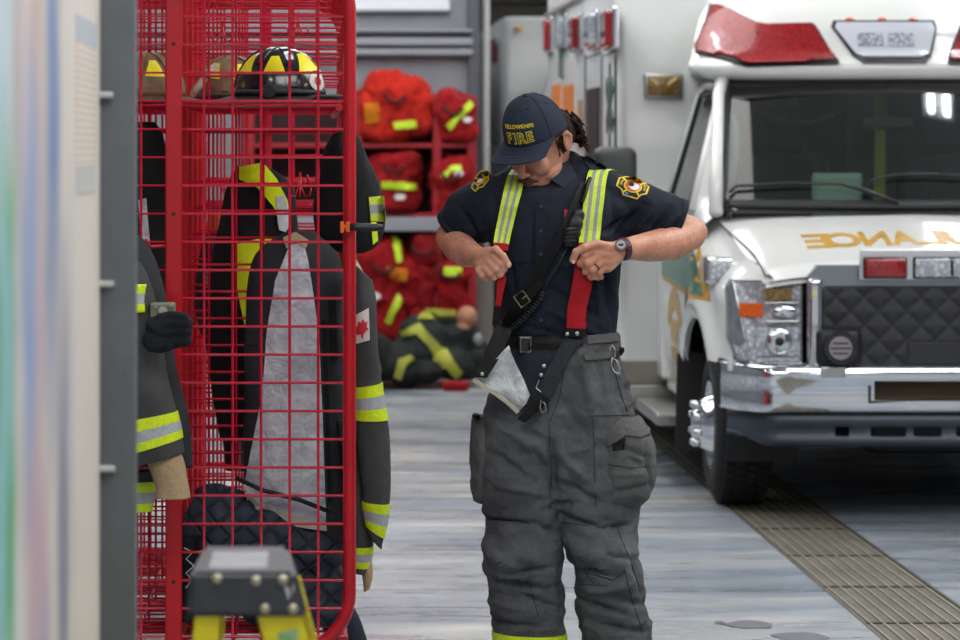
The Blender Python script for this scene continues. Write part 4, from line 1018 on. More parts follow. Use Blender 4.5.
        mb.rbox(bx0, bx1, .045, 4); mirror = mb.build('mirror_housing', M['trimblk'] if not detail else mat('mirror_black', '2c2e31', .4) if 'mirror_black' not in bpy.data.materials else bpy.data.materials['mirror_black'], A, smooth=True)
        MB().rbox((mx0.x-.09, mx0.y+.068, 1.27), (mx0.x+.09, mx0.y+.074, 1.63), .002).build('mirror_glass', M['chrome'], A)
        MB().tube([L(sgn*.98, 1.42, 1.37), L(sgn*1.14, 1.42, 1.39), L(sgn*1.25, 1.42, 1.40)], .02, 8).tube([L(sgn*.98, 1.42, 1.27), L(sgn*1.25, 1.42, 1.30)], .015, 8).build('mirror_arm', M['trimblk'], A)
    # ---- hood
    xs_ = [-.80+i*.04 for i in range(41)]; ys_ = [.06+i*.04 for i in range(26)]
    def hw(y): return lerp(.80, .885, sstep(.3, 1.06, y))
    vs = []; n = len(xs_)
    for y in ys_:
        for x in xs_:
            xx = x/.8*hw(y); z = hoodz(y, x)
            if y < .14: z -= (.14-y)**2*5
            vs.append(L(xx, y, z))
    fs = [(a*n+b, a*n+b+1, (a+1)*n+b+1, (a+1)*n+b) for a in range(len(ys_)-1) for b in range(n-1)]
    hood = MB().add(vs, fs).add([v-Vector((0, 0, .025)) for v in vs], [f[::-1] for f in fs]).build('hood', M['awhite'], A, smooth=True, fix=False)
    for sgn in (-1, 1):
        MB().tube([L(sgn*(hw(y)+.004), y, hoodz(y, .8)+.002) for y in ys_], .0045, 6).build('hood_gap', M['trimblk'], A)
        # fender top filling between the hood line and the fender skin
        ra = [L(sgn*(hw(y)+.008), y, hoodz(y, .8)) for y in ys_]; rb = [L(sgn*min(sx(y, hoodz(min(y, 1.1), .86)), 1), y, hoodz(min(y, 1.1), .86)) for y in ys_]
        rm = [(p+q)/2+Vector((0, 0, .012)) for p, q in zip(ra, rb)]
        MB().loft([ra, rm, rb], cap=False, closed=False).build('fender_top', M['awhite'], A, smooth=True)
    # cowl, wipers
    MB().loft([[L(x, .98+.05*(1-(x/.9)**2)*-1, 1.345+.012*k) for x in [-.88+i*.11 for i in range(17)]] if k == 0 else [L(x, 1.10-.05*(1-(x/.9)**2), 1.40) for x in [-.88+i*.11 for i in range(17)]] for k in (0, 1)], cap=False, closed=False).build('cowl_grille', M['trimblk'], A)
    # windshield
    def wsp(u, v):   # u -1..1, v 0..1
        x = u*lerp(.865, .775, v); y = lerp(1.04, 1.52, v)-.07*(1-u*u); z = lerp(1.375, 1.985, v); return L(x, y, z)
    n = 17
    vs = [wsp(-1+2*i/(n-1), j/8) for j in range(9) for i in range(n)]
    fs = [(j*n+i, j*n+i+1, (j+1)*n+i+1, (j+1)*n+i) for j in range(8) for i in range(n-1)]
    MB().add(vs, fs).build('windshield', M['glass'], A, smooth=True)
    border = [wsp(-1+2*i/20, 0) for i in range(21)]+[wsp(1, j/8) for j in range(1, 9)]+[wsp(1-2*i/20, 1) for i in range(1, 21)]+[wsp(-1, 1-j/8) for j in range(1, 8)]
    MB().tube(border, .02, 8, closed=True).build('windshield_seal', M['trimblk'], A, smooth=True)
    # black frit along the foot of the glass
    if detail:
        fr = [[wsp(-.98+1.96*i/20, v)+Vector((0, -.004, .004)) for i in range(21)] for v in (0.01, .045)]
        MB().loft(fr, cap=False, closed=False).build('glass_lower_band', M['trimblk'], A)
        for (u0, v0, u1, v1) in ((-.86, .07, -.02, -.0), (.96-.86, .16, .98, .20)):
            pass
        def wpt(px, py, off=-.03):
            # meet the windshield plane along the line of sight
            lo = .8; hi = 1.6
            for _ in range(30):
                y = (lo+hi)/2; x, z = tl(px, py, y); v = (z-1.375)/.61; u = x/lerp(.865, .775, min(max(v, 0), 1)); yy = lerp(1.04, 1.52, v)-.07*(1-u*u)
                if y < yy: lo = y
                else: hi = y
            return L(x, y+off, z)
        wa = [wpt(729, 192), wpt(735, 186), wpt(790, 183), wpt(840, 184), wpt(868, 190)]
        MB().tube(wa, [.008, .008, .007, .006, .006], 8).build('wiper_arm', M['trimblk'], A, smooth=True)
        MB().tube([wpt(840, 184, -.035), wpt(862, 190, -.035), wpt(897, 203, -.035)], [.007, .011, .008], 8).build('wiper_blade', M['trimblk'], A, smooth=True)
        MB().tube([wpt(870, 181), wpt(890, 175), wpt(925, 174), wpt(965, 176)], .006, 8).build('wiper_arm', M['trimblk'], A, smooth=True)
        wn = W(727, 212, yb+.98); MB().rod(wn, wn+Vector((0, 0, .06)), .012).rod(wn-Vector((.0, .0, .01)), wn+Vector((.02, 0, -.02)), .014).build('wiper_pivot', M['trimblk'], A)
    # ---- roof cap
    rings = []
    for (hw_, yf, z, rc) in ((.80, 1.52, 1.975, .14), (.86, 1.44, 1.99, .2), (.955, 1.42, 2.03, .25), (.96, 1.43, 2.06, .25), (.935, 1.50, 2.09, .28), (.91, 1.56, 2.20, .30), (.87, 1.64, 2.31, .34), (.80, 1.76, 2.40, .38), (.70, 1.95, 2.46, .42), (.5, 2.2, 2.50, .3)):
        rr = []; m_ = 10
        xs2 = [hw_-rc+rc*math.cos(R(a)) for a in range(0, 91, 9)]; ys2 = [yf+rc*.75*(1-math.sin(R(a))) for a in range(0, 91, 9)]
        right = list(zip(xs2, ys2)); front = [(x, yf-.05*(1-(x/hw_)**2)) for x in [lerp(hw_-rc, -(hw_-rc), i/12) for i in range(1, 12)]]
        left = [(-x, y) for x, y in right[::-1]]
        pts = [(hw_*.86, 2.66)]+[(x, y-.05*(1-(x/hw_)**2)) for x, y in right]+front+[(x, y-.05*(1-(x/hw_)**2)) for x, y in left]+[(-hw_*.86, 2.66)]
        rings.append([L(x, y, z+.0*y) for x, y in pts])
    cap = MB().loft(rings).build('roof_cap', M['awhite'], A, smooth=True); tc = bvh(cap)
    def capoutline(pts, yn=1.55):
        return [(tl(x, y, yn)) for x, y in pts]
    lampsets = []
    redl = [(721, 7), (703, 44), (702, 52), (740, 64), (744, 65), (828, 63), (830, 61), (813, 29), (810, 26), (765, 27), (757, 25), (726, 7)]
    clr = [(836, 25), (834, 30), (852, 56), (858, 61), (917, 61), (925, 56), (933, 31), (931, 25)]
    if not detail:
        cxp = VX+F*(cx)/(yb+1.55); sc2 = (14.0+1.55)/(yb+1.55); base = VX+F*2.804/15.55
        f2 = lambda P: [(cxp+(x-base)*sc2, VY+(y-VY)*sc2) for x, y in P]
    else: f2 = lambda P: P
    ro = capoutline(f2(redl)); co_ = capoutline(f2(clr)); mid = 0
    k = 1.06
    for sgn in (1, -1):
        pl = [(sgn*x, z) for x, z in ro] if sgn == -1 else ro
        c = (sum(p[0] for p in pl)/len(pl), sum(p[1] for p in pl)/len(pl))
        if detail: patch(tc, [(c[0]+(x-c[0])*1.05, c[1]+(z-c[1])*1.13) for x, z in pl], M['trimblk'], 'beacon_bezel', A, .002, .012, .03, yray)
        if detail: patch(tc, pl, M['lred'], 'red_beacon', A, .014, .014, .03, yray)
    c = (sum(p[0] for p in co_)/len(co_), sum(p[1] for p in co_)/len(co_))
    patch(tc, [(c[0]+(x-c[0])*1.06, c[1]+(z-c[1])*1.17) for x, z in co_], M['trimblk'], 'beacon_bezel', A, .002, .012, .03, yray)
    patch(tc, co_, mat('beacon_clear', 'ccd0da', .15, coat=1) if detail else bpy.data.materials['beacon_clear'], 'clear_beacon', A, .014, .010, .03, yray)
    if detail:
        for (x0, x1) in ((855, 880), (885, 910)):
            a = tl(x0, 49, 1.55); b = tl(x1, 36, 1.55); patch(tc, [(a[0], a[1]), (b[0], a[1]), (b[0], b[1]), (a[0], b[1])], lens_mat('bulb_grid', '8c8fa0', 'f0f2f8', 60), 'beacon_bulb', A, .025, .004, .03, yray)
    for px in ((848, 880, 911) if detail else ()):
        x, z = tl(px, 20, 1.62); h = tc.ray_cast(Vector((cx+x, yb-1, z)), Vector((0, 1, 0)))
        if h[0]: MB().ell(h[0], (.024, .025, .010), nu=14, nv=8).build('clearance_lamp', M['lorange'], A, smooth=True)
    # ---- nose: headlamps, grille surround, cover
    for sgn in (-1, 1):
        def hx(x, y, z): return L(sgn*x, y, z)
        # housing back
        o0 = [(.635, .10, .70), (.86, .12, .70), (.915, .20, .71), (.945, .24, .80), (.945, .24, 1.03), (.93, .2, 1.065), (.635, .10, 1.065)]
        MB().prism([hx(*p) for p in o0], (0, .10, 0)).build('headlamp_housing', mat('lamp_bowl', '9c9fa2', .25, .8, var='c8cbce', vs=18) if 'lamp_bowl' not in bpy.data.materials else bpy.data.materials['lamp_bowl'], A)
        hl = empty('headlamp', hx(.78, .1, .9)); setpar(hl, A)
        MB().prism([hx(*p) for p in ((.645, .085, .71), (.85, .10, .71), (.905, .18, .72), (.93, .22, .80), (.93, .22, 1.03), (.915, .19, 1.055), (.645, .085, 1.055))], (0, .012, 0)).build('lens', M['lclear'], hl)
        MB().rbox(hx(.78, .083, .94), hx(.905, .16, .975), .008).build('amber_reflector', M['lorange'], hl) if False else None
        MB().prism([hx(.81, .082, .905), hx(.905, .155, .905), hx(.905, .155, .965), hx(.81, .082, .965)], (0, .012, 0)).build('side_marker', M['lorange'], hl)
        MB().prism([hx(.685, .078, .98), hx(.80, .085, .98), hx(.80, .085, 1.03), hx(.685, .078, 1.03)], (0, .012, 0)).build('turn_lamp', M['lgold'], hl)
        MB().prism([hx(.66, .078, .735), hx(.84, .09, .735), hx(.84, .09, .86), hx(.66, .078, .86)], (0, .01, 0)).build('bulb_reflector', M['lclear'], hl)
        MB().ell(hx(.74, .075, .80), (.058, .012, .058)).build('low_beam_bowl', M['chrome'], hl, smooth=True)
        MB().ell(hx(.74, .064, .80), (.020, .010, .020)).build('low_beam_bulb', M['trimblk'], hl, smooth=True)
        MB().rbox(hx(.655, .074, .880), hx(.80, .088, .892), .004).rbox(hx(.655, .074, .965), hx(.80, .088, .972), .003).build('lens_divider', M['steel'], hl)
        MB().ell(hx(.715, .075, .93), (.05, .010, .028)).build('high_beam_bowl', M['chrome'], hl, smooth=True)
        MB().prism([hx(.945, .22, .66), hx(.62, .10, .66), hx(.62, .10, .70), hx(.945, .22, .71)], (0, .1, 0)).build('lower_lamp_trim', M['awhite'], A)
        # chrome grille surround, side bar
        MB().rbox(hx(.555, .02, .655), hx(.622, .14, 1.08), .02, 3).build('grille_surround', M['chrome'], A, smooth=True)
    # top bar with rounded shoulders
    MB().prism([L(x, .04, z) for x, z in ((-.62, 1.0), (-.62, 1.09), (-.575, 1.135), (.575, 1.135), (.62, 1.09), (.62, 1.0), (.56, 1.0), (.55, 1.045), (-.55, 1.045), (-.56, 1.0))], (0, .1, 0)).build('grille_header', mat('grey_chrome', '8f979c', .25, .7) if 'grey_chrome' not in bpy.data.materials else bpy.data.materials['grey_chrome'], A)
    MB().box(L(-.56, .12, .64), L(.56, .16, 1.06)).build('radiator_back', M['trimblk'], A)
    MB().rbox(L(-.82, .14, .60), L(.82, .26, .70), .01).build('lower_core', M['trimblk'], A)
    if detail:
        nx, nz = 150, 56; vs = []
        for j in range(nz+1):
            for i in range(nx+1):
                x = lerp(-.553, .553, i/nx); z = lerp(.655, 1.045, j/nz); p = .062
                a = (x+z)/p; b = (x-z)/p; q = min(abs(math.sin(math.pi*a/1.0*.5)), abs(math.sin(math.pi*b*.5)))
                h = .013*(q**.55)
                vs.append(L(x, .045-h*(1 if 0 < j < nz else 0), z))
        fs = [(j*(nx+1)+i, j*(nx+1)+i+1, (j+1)*(nx+1)+i+1, (j+1)*(nx+1)+i) for j in range(nz) for i in range(nx)]
        MB().add(vs, fs).add([v+Vector((0, .03, 0)) for v in vs[:nx+1]+vs[-nx-1:]], []).build('quilted_grille_cover', M['qcover'], A, smooth=True)
        MB().rbox(L(-.185, .026, .70), L(.185, .034, .80), .004).build('cover_pocket', M['qcover'], A)
        # light bar plate with four lamps
        x0, z0 = tl(860, 280, .0); x1, z1 = tl(870, 249, .0)
        MB().rbox(L(x0, .005, z0), L(-x0, .035, z1), .006).build('lamp_plate', mat('white_plate', 'd3d5d8', .2, .3), A)
        for (a, b, m_) in ((864, 908, 'lred'), (914, 957, 'lclear')):
            xa, za = tl(a, 278, -.02); xb, zb_ = tl(b, 258, -.02)
            for s_ in (1, -1):
                MB().rbox(L(s_*xa, -.012, za-.004), L(s_*xb, .01, zb_+.004), .008).build('lamp_bezel', M['trimblk'], A)
                MB().rbox(L(s_*(xa+.006), -.026, za+.002), L(s_*(xb-.006), -.008, zb_-.002), .010, 3).build('grille_lamp', M[m_], A, smooth=True)
        # horn / siren speaker
        for s_ in (1, -1):
            x, z = tl(840, 348, -.02); c0 = L(s_*x, 0, z)
            MB().rbox((c0.x-.10, yb-.01, z-.085), (c0.x+.10, yb+.05, z+.085), .03, 3).build('siren_box', M['trimblk'], A, smooth=True)
            MB().rod(c0+Vector((0, -.012, 0)), c0+Vector((0, -.035, 0)), .075, .07, 28).build('siren_ring', M['trimblk'], A)
            MB().rod(c0+Vector((0, -.034, 0)), c0+Vector((0, -.040, 0)), .052, .05, 24).build('siren_face', mat('siren_face', '9b9498', .4, .5) if s_ == 1 else bpy.data.materials['siren_face'], A)
            for dz in (-.022, 0, .022): MB().rbox((c0.x-.045+abs(dz)*.5, c0.y-.045, z+dz-.004), (c0.x+.045-abs(dz)*.5, c0.y-.038, z+dz+.004), .002).build('siren_bar', mat('siren_bar', '4a3236', .5) if s_ == 1 and dz < 0 else bpy.data.materials['siren_bar'], A)
            MB().rbox((c0.x-.08, yb, z-.13), (c0.x+.03, yb+.06, z-.085), .004).build('siren_bracket', M['steel'], A)
        MB().rbox(L(-.60, .018, 1.005), L(-.585, .024, 1.02), .002).build('yellow_sticker', M['hivis'], A)
    # ---- bumper
    def bump_ring(x):
        e = min(abs(x)/1.0, 1); yo = .0+.02*(e**2)+.30*max(0, (e-.80)/.20)**2.2
        xx = x*.965; zt = .698; zb = .485
        shr = 1-.12*max(0, (e-.9)/.1)
        prof = [(.08, zt-.002), (.02, zt), (.005, zt-.012), (.0, zt-.05), (.004, zt-.068), (.012, .60), (.010, .545), (.004, zb+.03), (.014, zb+.006), (.05, zb), (.085, zb+.01)]
        return [L(xx, yo+p, z) for p, z in prof]
    xb = [-1.0, -.995, -.985, -.97, -.95, -.92, -.88, -.84, -.8, -.7, -.6, -.5, -.4, -.352, -.345, -.2, 0, .2, .345, .352, .4, .5, .6, .7, .8, .84, .88, .92, .95, .97, .985, .995, 1.0]
    rings = [bump_ring(x) for x in xb]; nr = len(rings[0])
    vs = [v for r_ in rings for v in r_]; fs = []
    for i in range(len(rings)-1):
        for j in range(nr-1):
            xm = (xb[i]+xb[i+1])/2
            if abs(xm) < .347 and j in (4, 5): continue
            fs.append((i*nr+j, i*nr+j+1, (i+1)*nr+j+1, (i+1)*nr+j))
    MB().add(vs, fs).build('chrome_bumper', M['chrome'], A, smooth=True)
    MB().box(L(-.36, .10, .53), L(.36, .12, .645)).build('bumper_opening_back', mat('opening_brown', '5a4a34', .7) if 'opening_brown' not in bpy.data.materials else bpy.data.materials['opening_brown'], A)
    MB().box(L(-.36, .01, .63), L(.36, .12, .64)).box(L(-.36, .01, .53), L(.36, .12, .543)).box(L(-.36, .012, .53), L(-.347, .12, .64)).box(L(.347, .012, .53), L(.36, .12, .64)).build('bumper_opening_frame', M['trimblk'], A)
    def val_ring(x):
        e = abs(x)/.97; yo = .03+.02*e*e+.28*max(0, (e-.8)/.2)**2.0
        zl = .335+.05*sstep(.82, 1.0, e)
        x *= .965; return [L(x, yo+.06, .484), L(x, yo, .482), L(x, yo-.008, .44), L(x, yo+.01, .425), L(x, yo+.015, .385), L(x, yo+.0, .372), L(x, yo+.01, zl+.01), L(x, yo+.05, zl)]
    xv = sorted([-.97+1.94*i/60 for i in range(61)]); rings = [val_ring(x) for x in xv]; nr = 8
    vs = [v for r_ in rings for v in r_]; fs = []
    slots = [(-.53, -.44), (-.345, -.19), (-.175, -.035), (.035, .175), (.19, .345), (.44, .53)]
    for i in range(60):
        for j in range(7):
            xm = (xv[i]+xv[i+1])/2
            if j in (3,) and any(a < xm < b for a, b in slots): continue
            fs.append((i*8+j, i*8+j+1, (i+1)*8+j+1, (i+1)*8+j))
    MB().add(vs, fs).build('bumper_valance', M['valance'], A, smooth=True)
    # chassis darkness: axle, frame rails, floor pan
    MB().rod(L(-.75, .85, .33), L(.75, .85, .33), .05).rbox(L(-.42, .15, .45), L(-.34, 7, .58), .01).rbox(L(.34, .15, .45), L(.42, 7, .58), .01).build('chassis', M['trimblk'], A)
    MB().box(L(-.8, .3, .60), L(.8, 7.0, .64)).build('floor_pan', M['trimblk'], A)
    MB().rbox(L(-.7, 3.0, .16), L(.7, 4.6, .5), .05).rbox(L(-.95, 1.9, .24), L(.95, 2.3, .45), .03).rod(L(-1, 5.3, .37), L(1, 5.3, .37), .11).build('underbody_shade_boxes', M['trimblk'], A)  # boxes and axle bar added to deepen the shade beneath the vehicle
    MB().rbox(L(-.3, .5, .26), L(.3, 1.2, .45), .06).build('engine_sump', M['trimblk'], A)
    # ---- module body
    ML = 4.75; y0 = 2.64; zb, zt = .50, 2.74
    prof = rr_poly(-1.22, y0, 1.22, y0+ML, .075, 5)
    MB().loft([[L(x, y, zb+.0) for x, y in prof], [L(x, y, zt-.05) for x, y in prof], [L(x*.99, (y-y0-ML/2)*.995+y0+ML/2, zt-.015) for x, y in prof], [L(x*.965, (y-y0-ML/2)*.98+y0+ML/2, zt) for x, y in prof]]).build('module_body', M['wh2'], A, autos=35)
    MB().rbox(L(-1.228, y0-.01, .42), L(1.228, y0+.03, .545), .006).build('kick_plate', M['taupe'], A)
    for s_ in (-1, 1):
        MB().rbox(L(s_*1.215, y0+.05, .42), L(s_*1.232, y0+ML-.05, 1.06), .004).build('lower_side_plate', M['taupe'], A)
        # roof rail
        MB().rbox(L(s_*1.20, y0+.1, 2.515), L(s_*1.245, y0+ML-.1, 2.545), .006).build('drip_rail', M['steel'], A)
    for q_ in (-1, 1): MB().rbox(L(q_*1.18, y0-.02, .30), L(q_*.80, y0+.2, .42), .01).build('step_plate', M['steel'], A)
    for s_ in (-1, 1):   # rear duals
        c0 = L(s_*1.08, 5.3, .3725)
        MB().rod(c0+Vector((-.14, 0, 0)), c0+Vector((.14, 0, 0)), .372, n=40).build('rear_tyre', M['tyre'], A)
    return A, L, tl, hood, tc, sx
AMB, L, tl, hood, tc, sx1 = ambulance(2.804, 14.0, 'white ambulance with quilted black grille cover and chrome bumper, parked at right')
# side of the module that faces the doorway: lamps, doors, markings
def mside(px0, px1, py0, py1, m, name, th=.012, r=.004, seed=None, X=1.584, parent=None):
    y0 = F*X/(px0-VX); y1 = F*X/(px1-VX); ym = (y0+y1)/2
    z0 = EYE-(py0-VY)/F*ym; z1 = EYE-(py1-VY)/F*ym
    return MB().rbox((X-th, min(y0, y1), min(z0, z1)), (X+.004, max(y0, y1), max(z0, z1)), min(r, th*.45), 2).build(name, m, parent or AMB)
for (x, w, py0, py1, m) in ((548, 3.5, 19, 51, 'lred'), (576, 5.5, 16, 50, 'lred'), (610, 7, 9, 48, 'lred'), (561, 6, 17, 47, 'lclear'), (593, 6.5, 13, 47, 'lclear')):
    mside(x-w/2+2, x+w/2+5, py0-1, py1+2, M['chrome'], 'side_lamp_bezel', .03, .01)
    mside(x-w/2+3, x+w/2+2.5, py0+1, py1, M[m], 'side_lamp', .055, .022)
for (x0, x1, y0, y1) in ((601.5, 602.5, 57, 300), (615, 616.2, 54, 300), (585, 586, 55, 300), (602, 615.5, 53.5, 54.5), (586, 602, 55, 56)):
    mside(x0, x1, y0, y1, M['trimblk'], 'compartment_door_gap', .004, .001)
mside(588.5, 600, 88, 240, M['trimblk'], 'side_window', .012)
for (x0, x1, y0, y1) in ((552, 561, 85, 130), (563, 574, 85, 118)): mside(x0, x1, y0, y1, mat('orange_panel', 'c8722a', .5) if x0 == 552 else bpy.data.materials['orange_panel'], 'orange_lettering', .003, .001)
mside(578, 583, 100, 150, mat('faded_brown', '9b7a5c', .5), 'brown_decal', .003, .001)
mside(562.5, 563.6, 8, 78, mat('grab_green', '6f7f78', .4), 'grab_rail', .03, .008)
# six-armed star emblem with a staff, foreshortened on the side
def star(cy, cz, r, X):
    mb = MB()
    for a in (90, 150, 210):
        d = Vector((0, math.cos(R(a)), math.sin(R(a)))); n = Vector((0, -math.sin(R(a)), math.cos(R(a)))); c = Vector((X, cy, cz))
        mb.prism([c+d*r+n*r*.2, c+d*r-n*r*.2, c-d*r-n*r*.2, c-d*r+n*r*.2], (-.003-.0004*a/30, 0, 0))
    return mb
ym = F*1.584/(610-VX)
star(ym, EYE-(105-VY)/F*ym, .22, 1.584).build('star_emblem', mat('teal_emblem', '35584f', .4), AMB)
for (x, y0, y1) in ((597, 100, 250), (609, 75, 250), (571, 60, 85)): mside(x, x+1.2, y0, y1, mat('faint_pink', 'c9a6a0', .5) if x == 597 else bpy.data.materials['faint_pink'], 'pin_stripe', .002, .0005)
mside(617.5, 620, 395, 404, M['lorange'], 'side_marker', .02, X=1.578)
# amber light on the module front
YM = 16.64
a = W(643.5, 98.5, YM); b = W(682.5, 73, YM)
MB().rbox((a.x, YM-.03, a.z), (b.x, YM+.002, b.z), .014, 3).build('flasher_bezel', M['steel'], AMB, smooth=True)
MB().rbox((a.x+.018, YM-.045, a.z+.016), (b.x-.018, YM-.02, b.z-.016), .01, 3).build('amber_flasher', M['lgold'], AMB, smooth=True)
for (p, q) in (((650, 78), (658, 85)), ((668, 85), (677, 78))):
    MB().rod(W(p[0], p[1], YM-.046), W(q[0], q[1], YM-.046), .007, n=8).build('flasher_tube', mat('flasher_tube', 'd9bb78', .3) if p[0] == 650 else bpy.data.materials['flasher_tube'], AMB)
# mirrored word AMBULANCE on the hood
th_ = bvh(hood)
def onhood(u, v):
    h = th_.ray_cast(Vector((2.804+u, 14.0+v, 3)), Vector((0, 0, -1)))
    return (h[0], Vector((0, 0, 1))) if h[0] else (Vector((2.804+u, 14+v, 1.2)), Vector((0, 0, 1)))
letters = 'AMBULANCE'; wid = 1.22
for i, ch in enumerate(letters):
    vf = text2d(ch, .17, .006, sx=1.0)
    vs, fs = vf; xs0 = [p[0] for p in vs]; zc = [p[1] for p in vs]; w_ = max(xs0)-min(xs0); mx_ = (max(xs0)+min(xs0))/2
    cxl = .53-1.03*i/8
    k = .128/w_; 
    vs = [(-(p[0]-mx_)*k+cxl, .50+(p[1])*1.9) for p in vs]
    mapped((vs, [f[::-1] for f in fs]), onhood, .0025, 'hood_letter', M['gold'], AMB)
# green stripe, chrome side lamp, arched gold crest on the door (laid onto the body side)
def side_mesh():
    vs = []; ys = [.12+.04*i for i in range(58)]; zs = [.45+.03*i for i in range(31)]
    for y in ys:
        for z in zs: vs.append(Vector((2.804-sx1(y, z), 14+y, z)))
    n = len(zs); return BVHTree.FromPolygons(vs, [(a*n+b, a*n+b+1, (a+1)*n+b+1, (a+1)*n+b) for a in range(len(ys)-1) for b in range(n-1)])
ts = side_mesh()
xr = lambda u, v: (Vector((.5, 14+u, v)), Vector((1, 0, 0)))
patch(ts, [(2.40, 1.12), (2.4, .985), (1.5, .95), (.55, .955), (.62, 1.0), (1.0, 1.17), (1.28, 1.25), (1.6, 1.14)], M['gold'], 'gold_edge_stripe', AMB, .003, .001, .06, xr)
patch(ts, [(2.38, 1.10), (2.38, 1.005), (1.5, .972), (.66, .97), (1.0, 1.13), (1.28, 1.21), (1.6, 1.11)], M['green'], 'green_stripe', AMB, .005, .001, .06, xr)
p = W(716, 270, 14.62); MB().rbox((p.x-.055, 14.52, p.z-.062), (p.x+.07, 14.72, p.z+.062), .014, 3).build('fender_lamp_bezel', M['chrome'], AMB, smooth=True)
MB().rbox((p.x-.045, 14.50, p.z-.045), (p.x+.05, 14.70, p.z+.045), .01, 3).build('fender_lamp', M['lclear'], AMB, smooth=True)
arcp = [(1.84+.30*math.cos(R(a)), .72+.24*math.sin(R(a))) for a in range(15, 166, 10)]+[(1.84+.17*math.cos(R(a)), .72+.14*math.sin(R(a))) for a in range(165, 14, -10)]
patch(ts, arcp, mat('door_gold', 'b89a68', .5), 'door_crest', AMB, .003, .001, .05, xr)
for (a, b, c, d) in ((1.7, .68, 1.98, .80), (1.66, .60, 2.02, .665), (1.75, .50, 1.95, .57)): patch(ts, [(a, b), (c, b), (c, d), (a, d)], bpy.data.materials['door_gold'], 'door_crest', AMB, .003, .001, .05, xr)
# cab interior behind the glass
I = lambda a, b: (L(*a), L(*b))
MB().rbox(*I((-.80, 1.18, 1.22), (.80, 1.55, 1.40)), .05, 3).build('dashboard', M['interior'], AMB, smooth=True)
for s_ in (-1, 1):
    st = empty('cab_seat', L(s_*.42, 2.1, .7)); setpar(st, AMB)
    MB().rbox(*I((s_*.42-.24, 2.15, .9), (s_*.42+.24, 2.3, 1.62)), .05, 3).build('backrest', M['seat'], st, smooth=True)
    MB().rbox(*I((s_*.42-.13, 2.16, 1.64), (s_*.42+.13, 2.27, 1.86)), .05, 3).build('headrest', M['seat'], st, smooth=True)
    MB().rbox(*I((s_*.42-.24, 1.75, .75), (s_*.42+.24, 2.2, .95)), .05, 3).build('seat_pad', M['seat'], st, smooth=True)
MB().prism([L(-.93, 2.5, .6), L(.93, 2.5, .6), L(.93, 2.5, 1.35), L(.79, 2.5, 1.97), L(-.79, 2.5, 1.97), L(-.93, 2.5, 1.35)], (0, .03, 0)).build('bulkhead', M['interior'], AMB)
MB().box(L(-.30, 2.42, .6), L(-.05, 2.49, 1.95)).build('bulkhead_panel', mat('dark_panel', '1b1517', .7), AMB)
x, z = tl(839, 176, 1.3); MB().rbox(L(x-.12, 1.34, 1.36), L(x+.12, 1.37, 1.53), .012, 2).build('dash_tablet', mat('tablet_pale', '98aca6', .35), AMB, smooth=True)
MB().rbox(L(x-.105, 1.335, 1.375), L(x+.105, 1.342, 1.515), .004, 1).build('tablet_screen', mat('tablet_screen', 'b0c2bc', .2), AMB)
MB().tube([L(.42+.19*math.cos(R(a)), 1.62+.04*math.sin(R(a)), 1.40+.18*math.sin(R(a))) for a in range(0, 360, 12)], .015, 8, closed=True).build('steering_wheel', M['trimblk'], AMB, smooth=True)
x, z = tl(876, 130, 2.2); MB().prism([L(x-.03, 2.1, 1.30), L(x+.03, 2.1, 1.30), L(x+.05, 2.2, 1.92), L(x-.0, 2.2, 1.92)], (0, .02, 0)).build('yellow_strap', mat('yellow_strap', '9fa51e', .6), AMB)
MB().tube([L(-.78, 1.36, 1.50), L(-.755, 1.40, 1.62), L(-.755, 1.42, 1.74), L(-.77, 1.46, 1.82)], .022, 8).build('grab_handle', mat('grab_grey', '8ba294', .5), AMB, smooth=True)
MB().tube([L(-.60, 1.60, 1.82), L(-.5, 1.62, 1.77), L(-.35, 1.62, 1.77), L(-.25, 1.6, 1.82)], .012, 8).build('visor_strap', M['trimblk'], AMB, smooth=True)
MB().rbox(*I((-.12, 1.5, 1.74), (.12, 1.53, 1.80)), .01).rod(L(0, 1.52, 1.78), L(0, 1.52, 1.97), .008).build('rear_view_mirror', M['trimblk'], AMB)
MB().prism([L(-.46, 2.12, 1.9), L(-.42, 2.12, 1.9), L(-.16, 1.9, 1.35), L(-.2, 1.9, 1.35)], (0, .01, 0)).build('seat_belt', M['trimblk'], AMB)

# second ambulance, farther back in the same lane
AMB2, L2, tl2, hood2, tc2, _ = ambulance(2.804, 23.9, 'farther white ambulance, seen blurred between the grey wall and the man', detail=False)
X2 = 1.584
for x, w in ((477.5, 3), (485, 2.5), (494.5, 3)):
    mside(x, x+w, 40, 63, M['lred'], 'side_lamp', .05, .02, X=X2, parent=AMB2)
for x in (481, 489.5): mside(x, x+3, 40, 63, M['lclear'], 'side_lamp', .04, .015, X=X2, parent=AMB2)
YM2 = 26.54
p = W(518, 29, YM2-.01); MB().ell(p, (.042, .03, .018)).build('clearance_lamp', M['lamber'], AMB2, smooth=True)
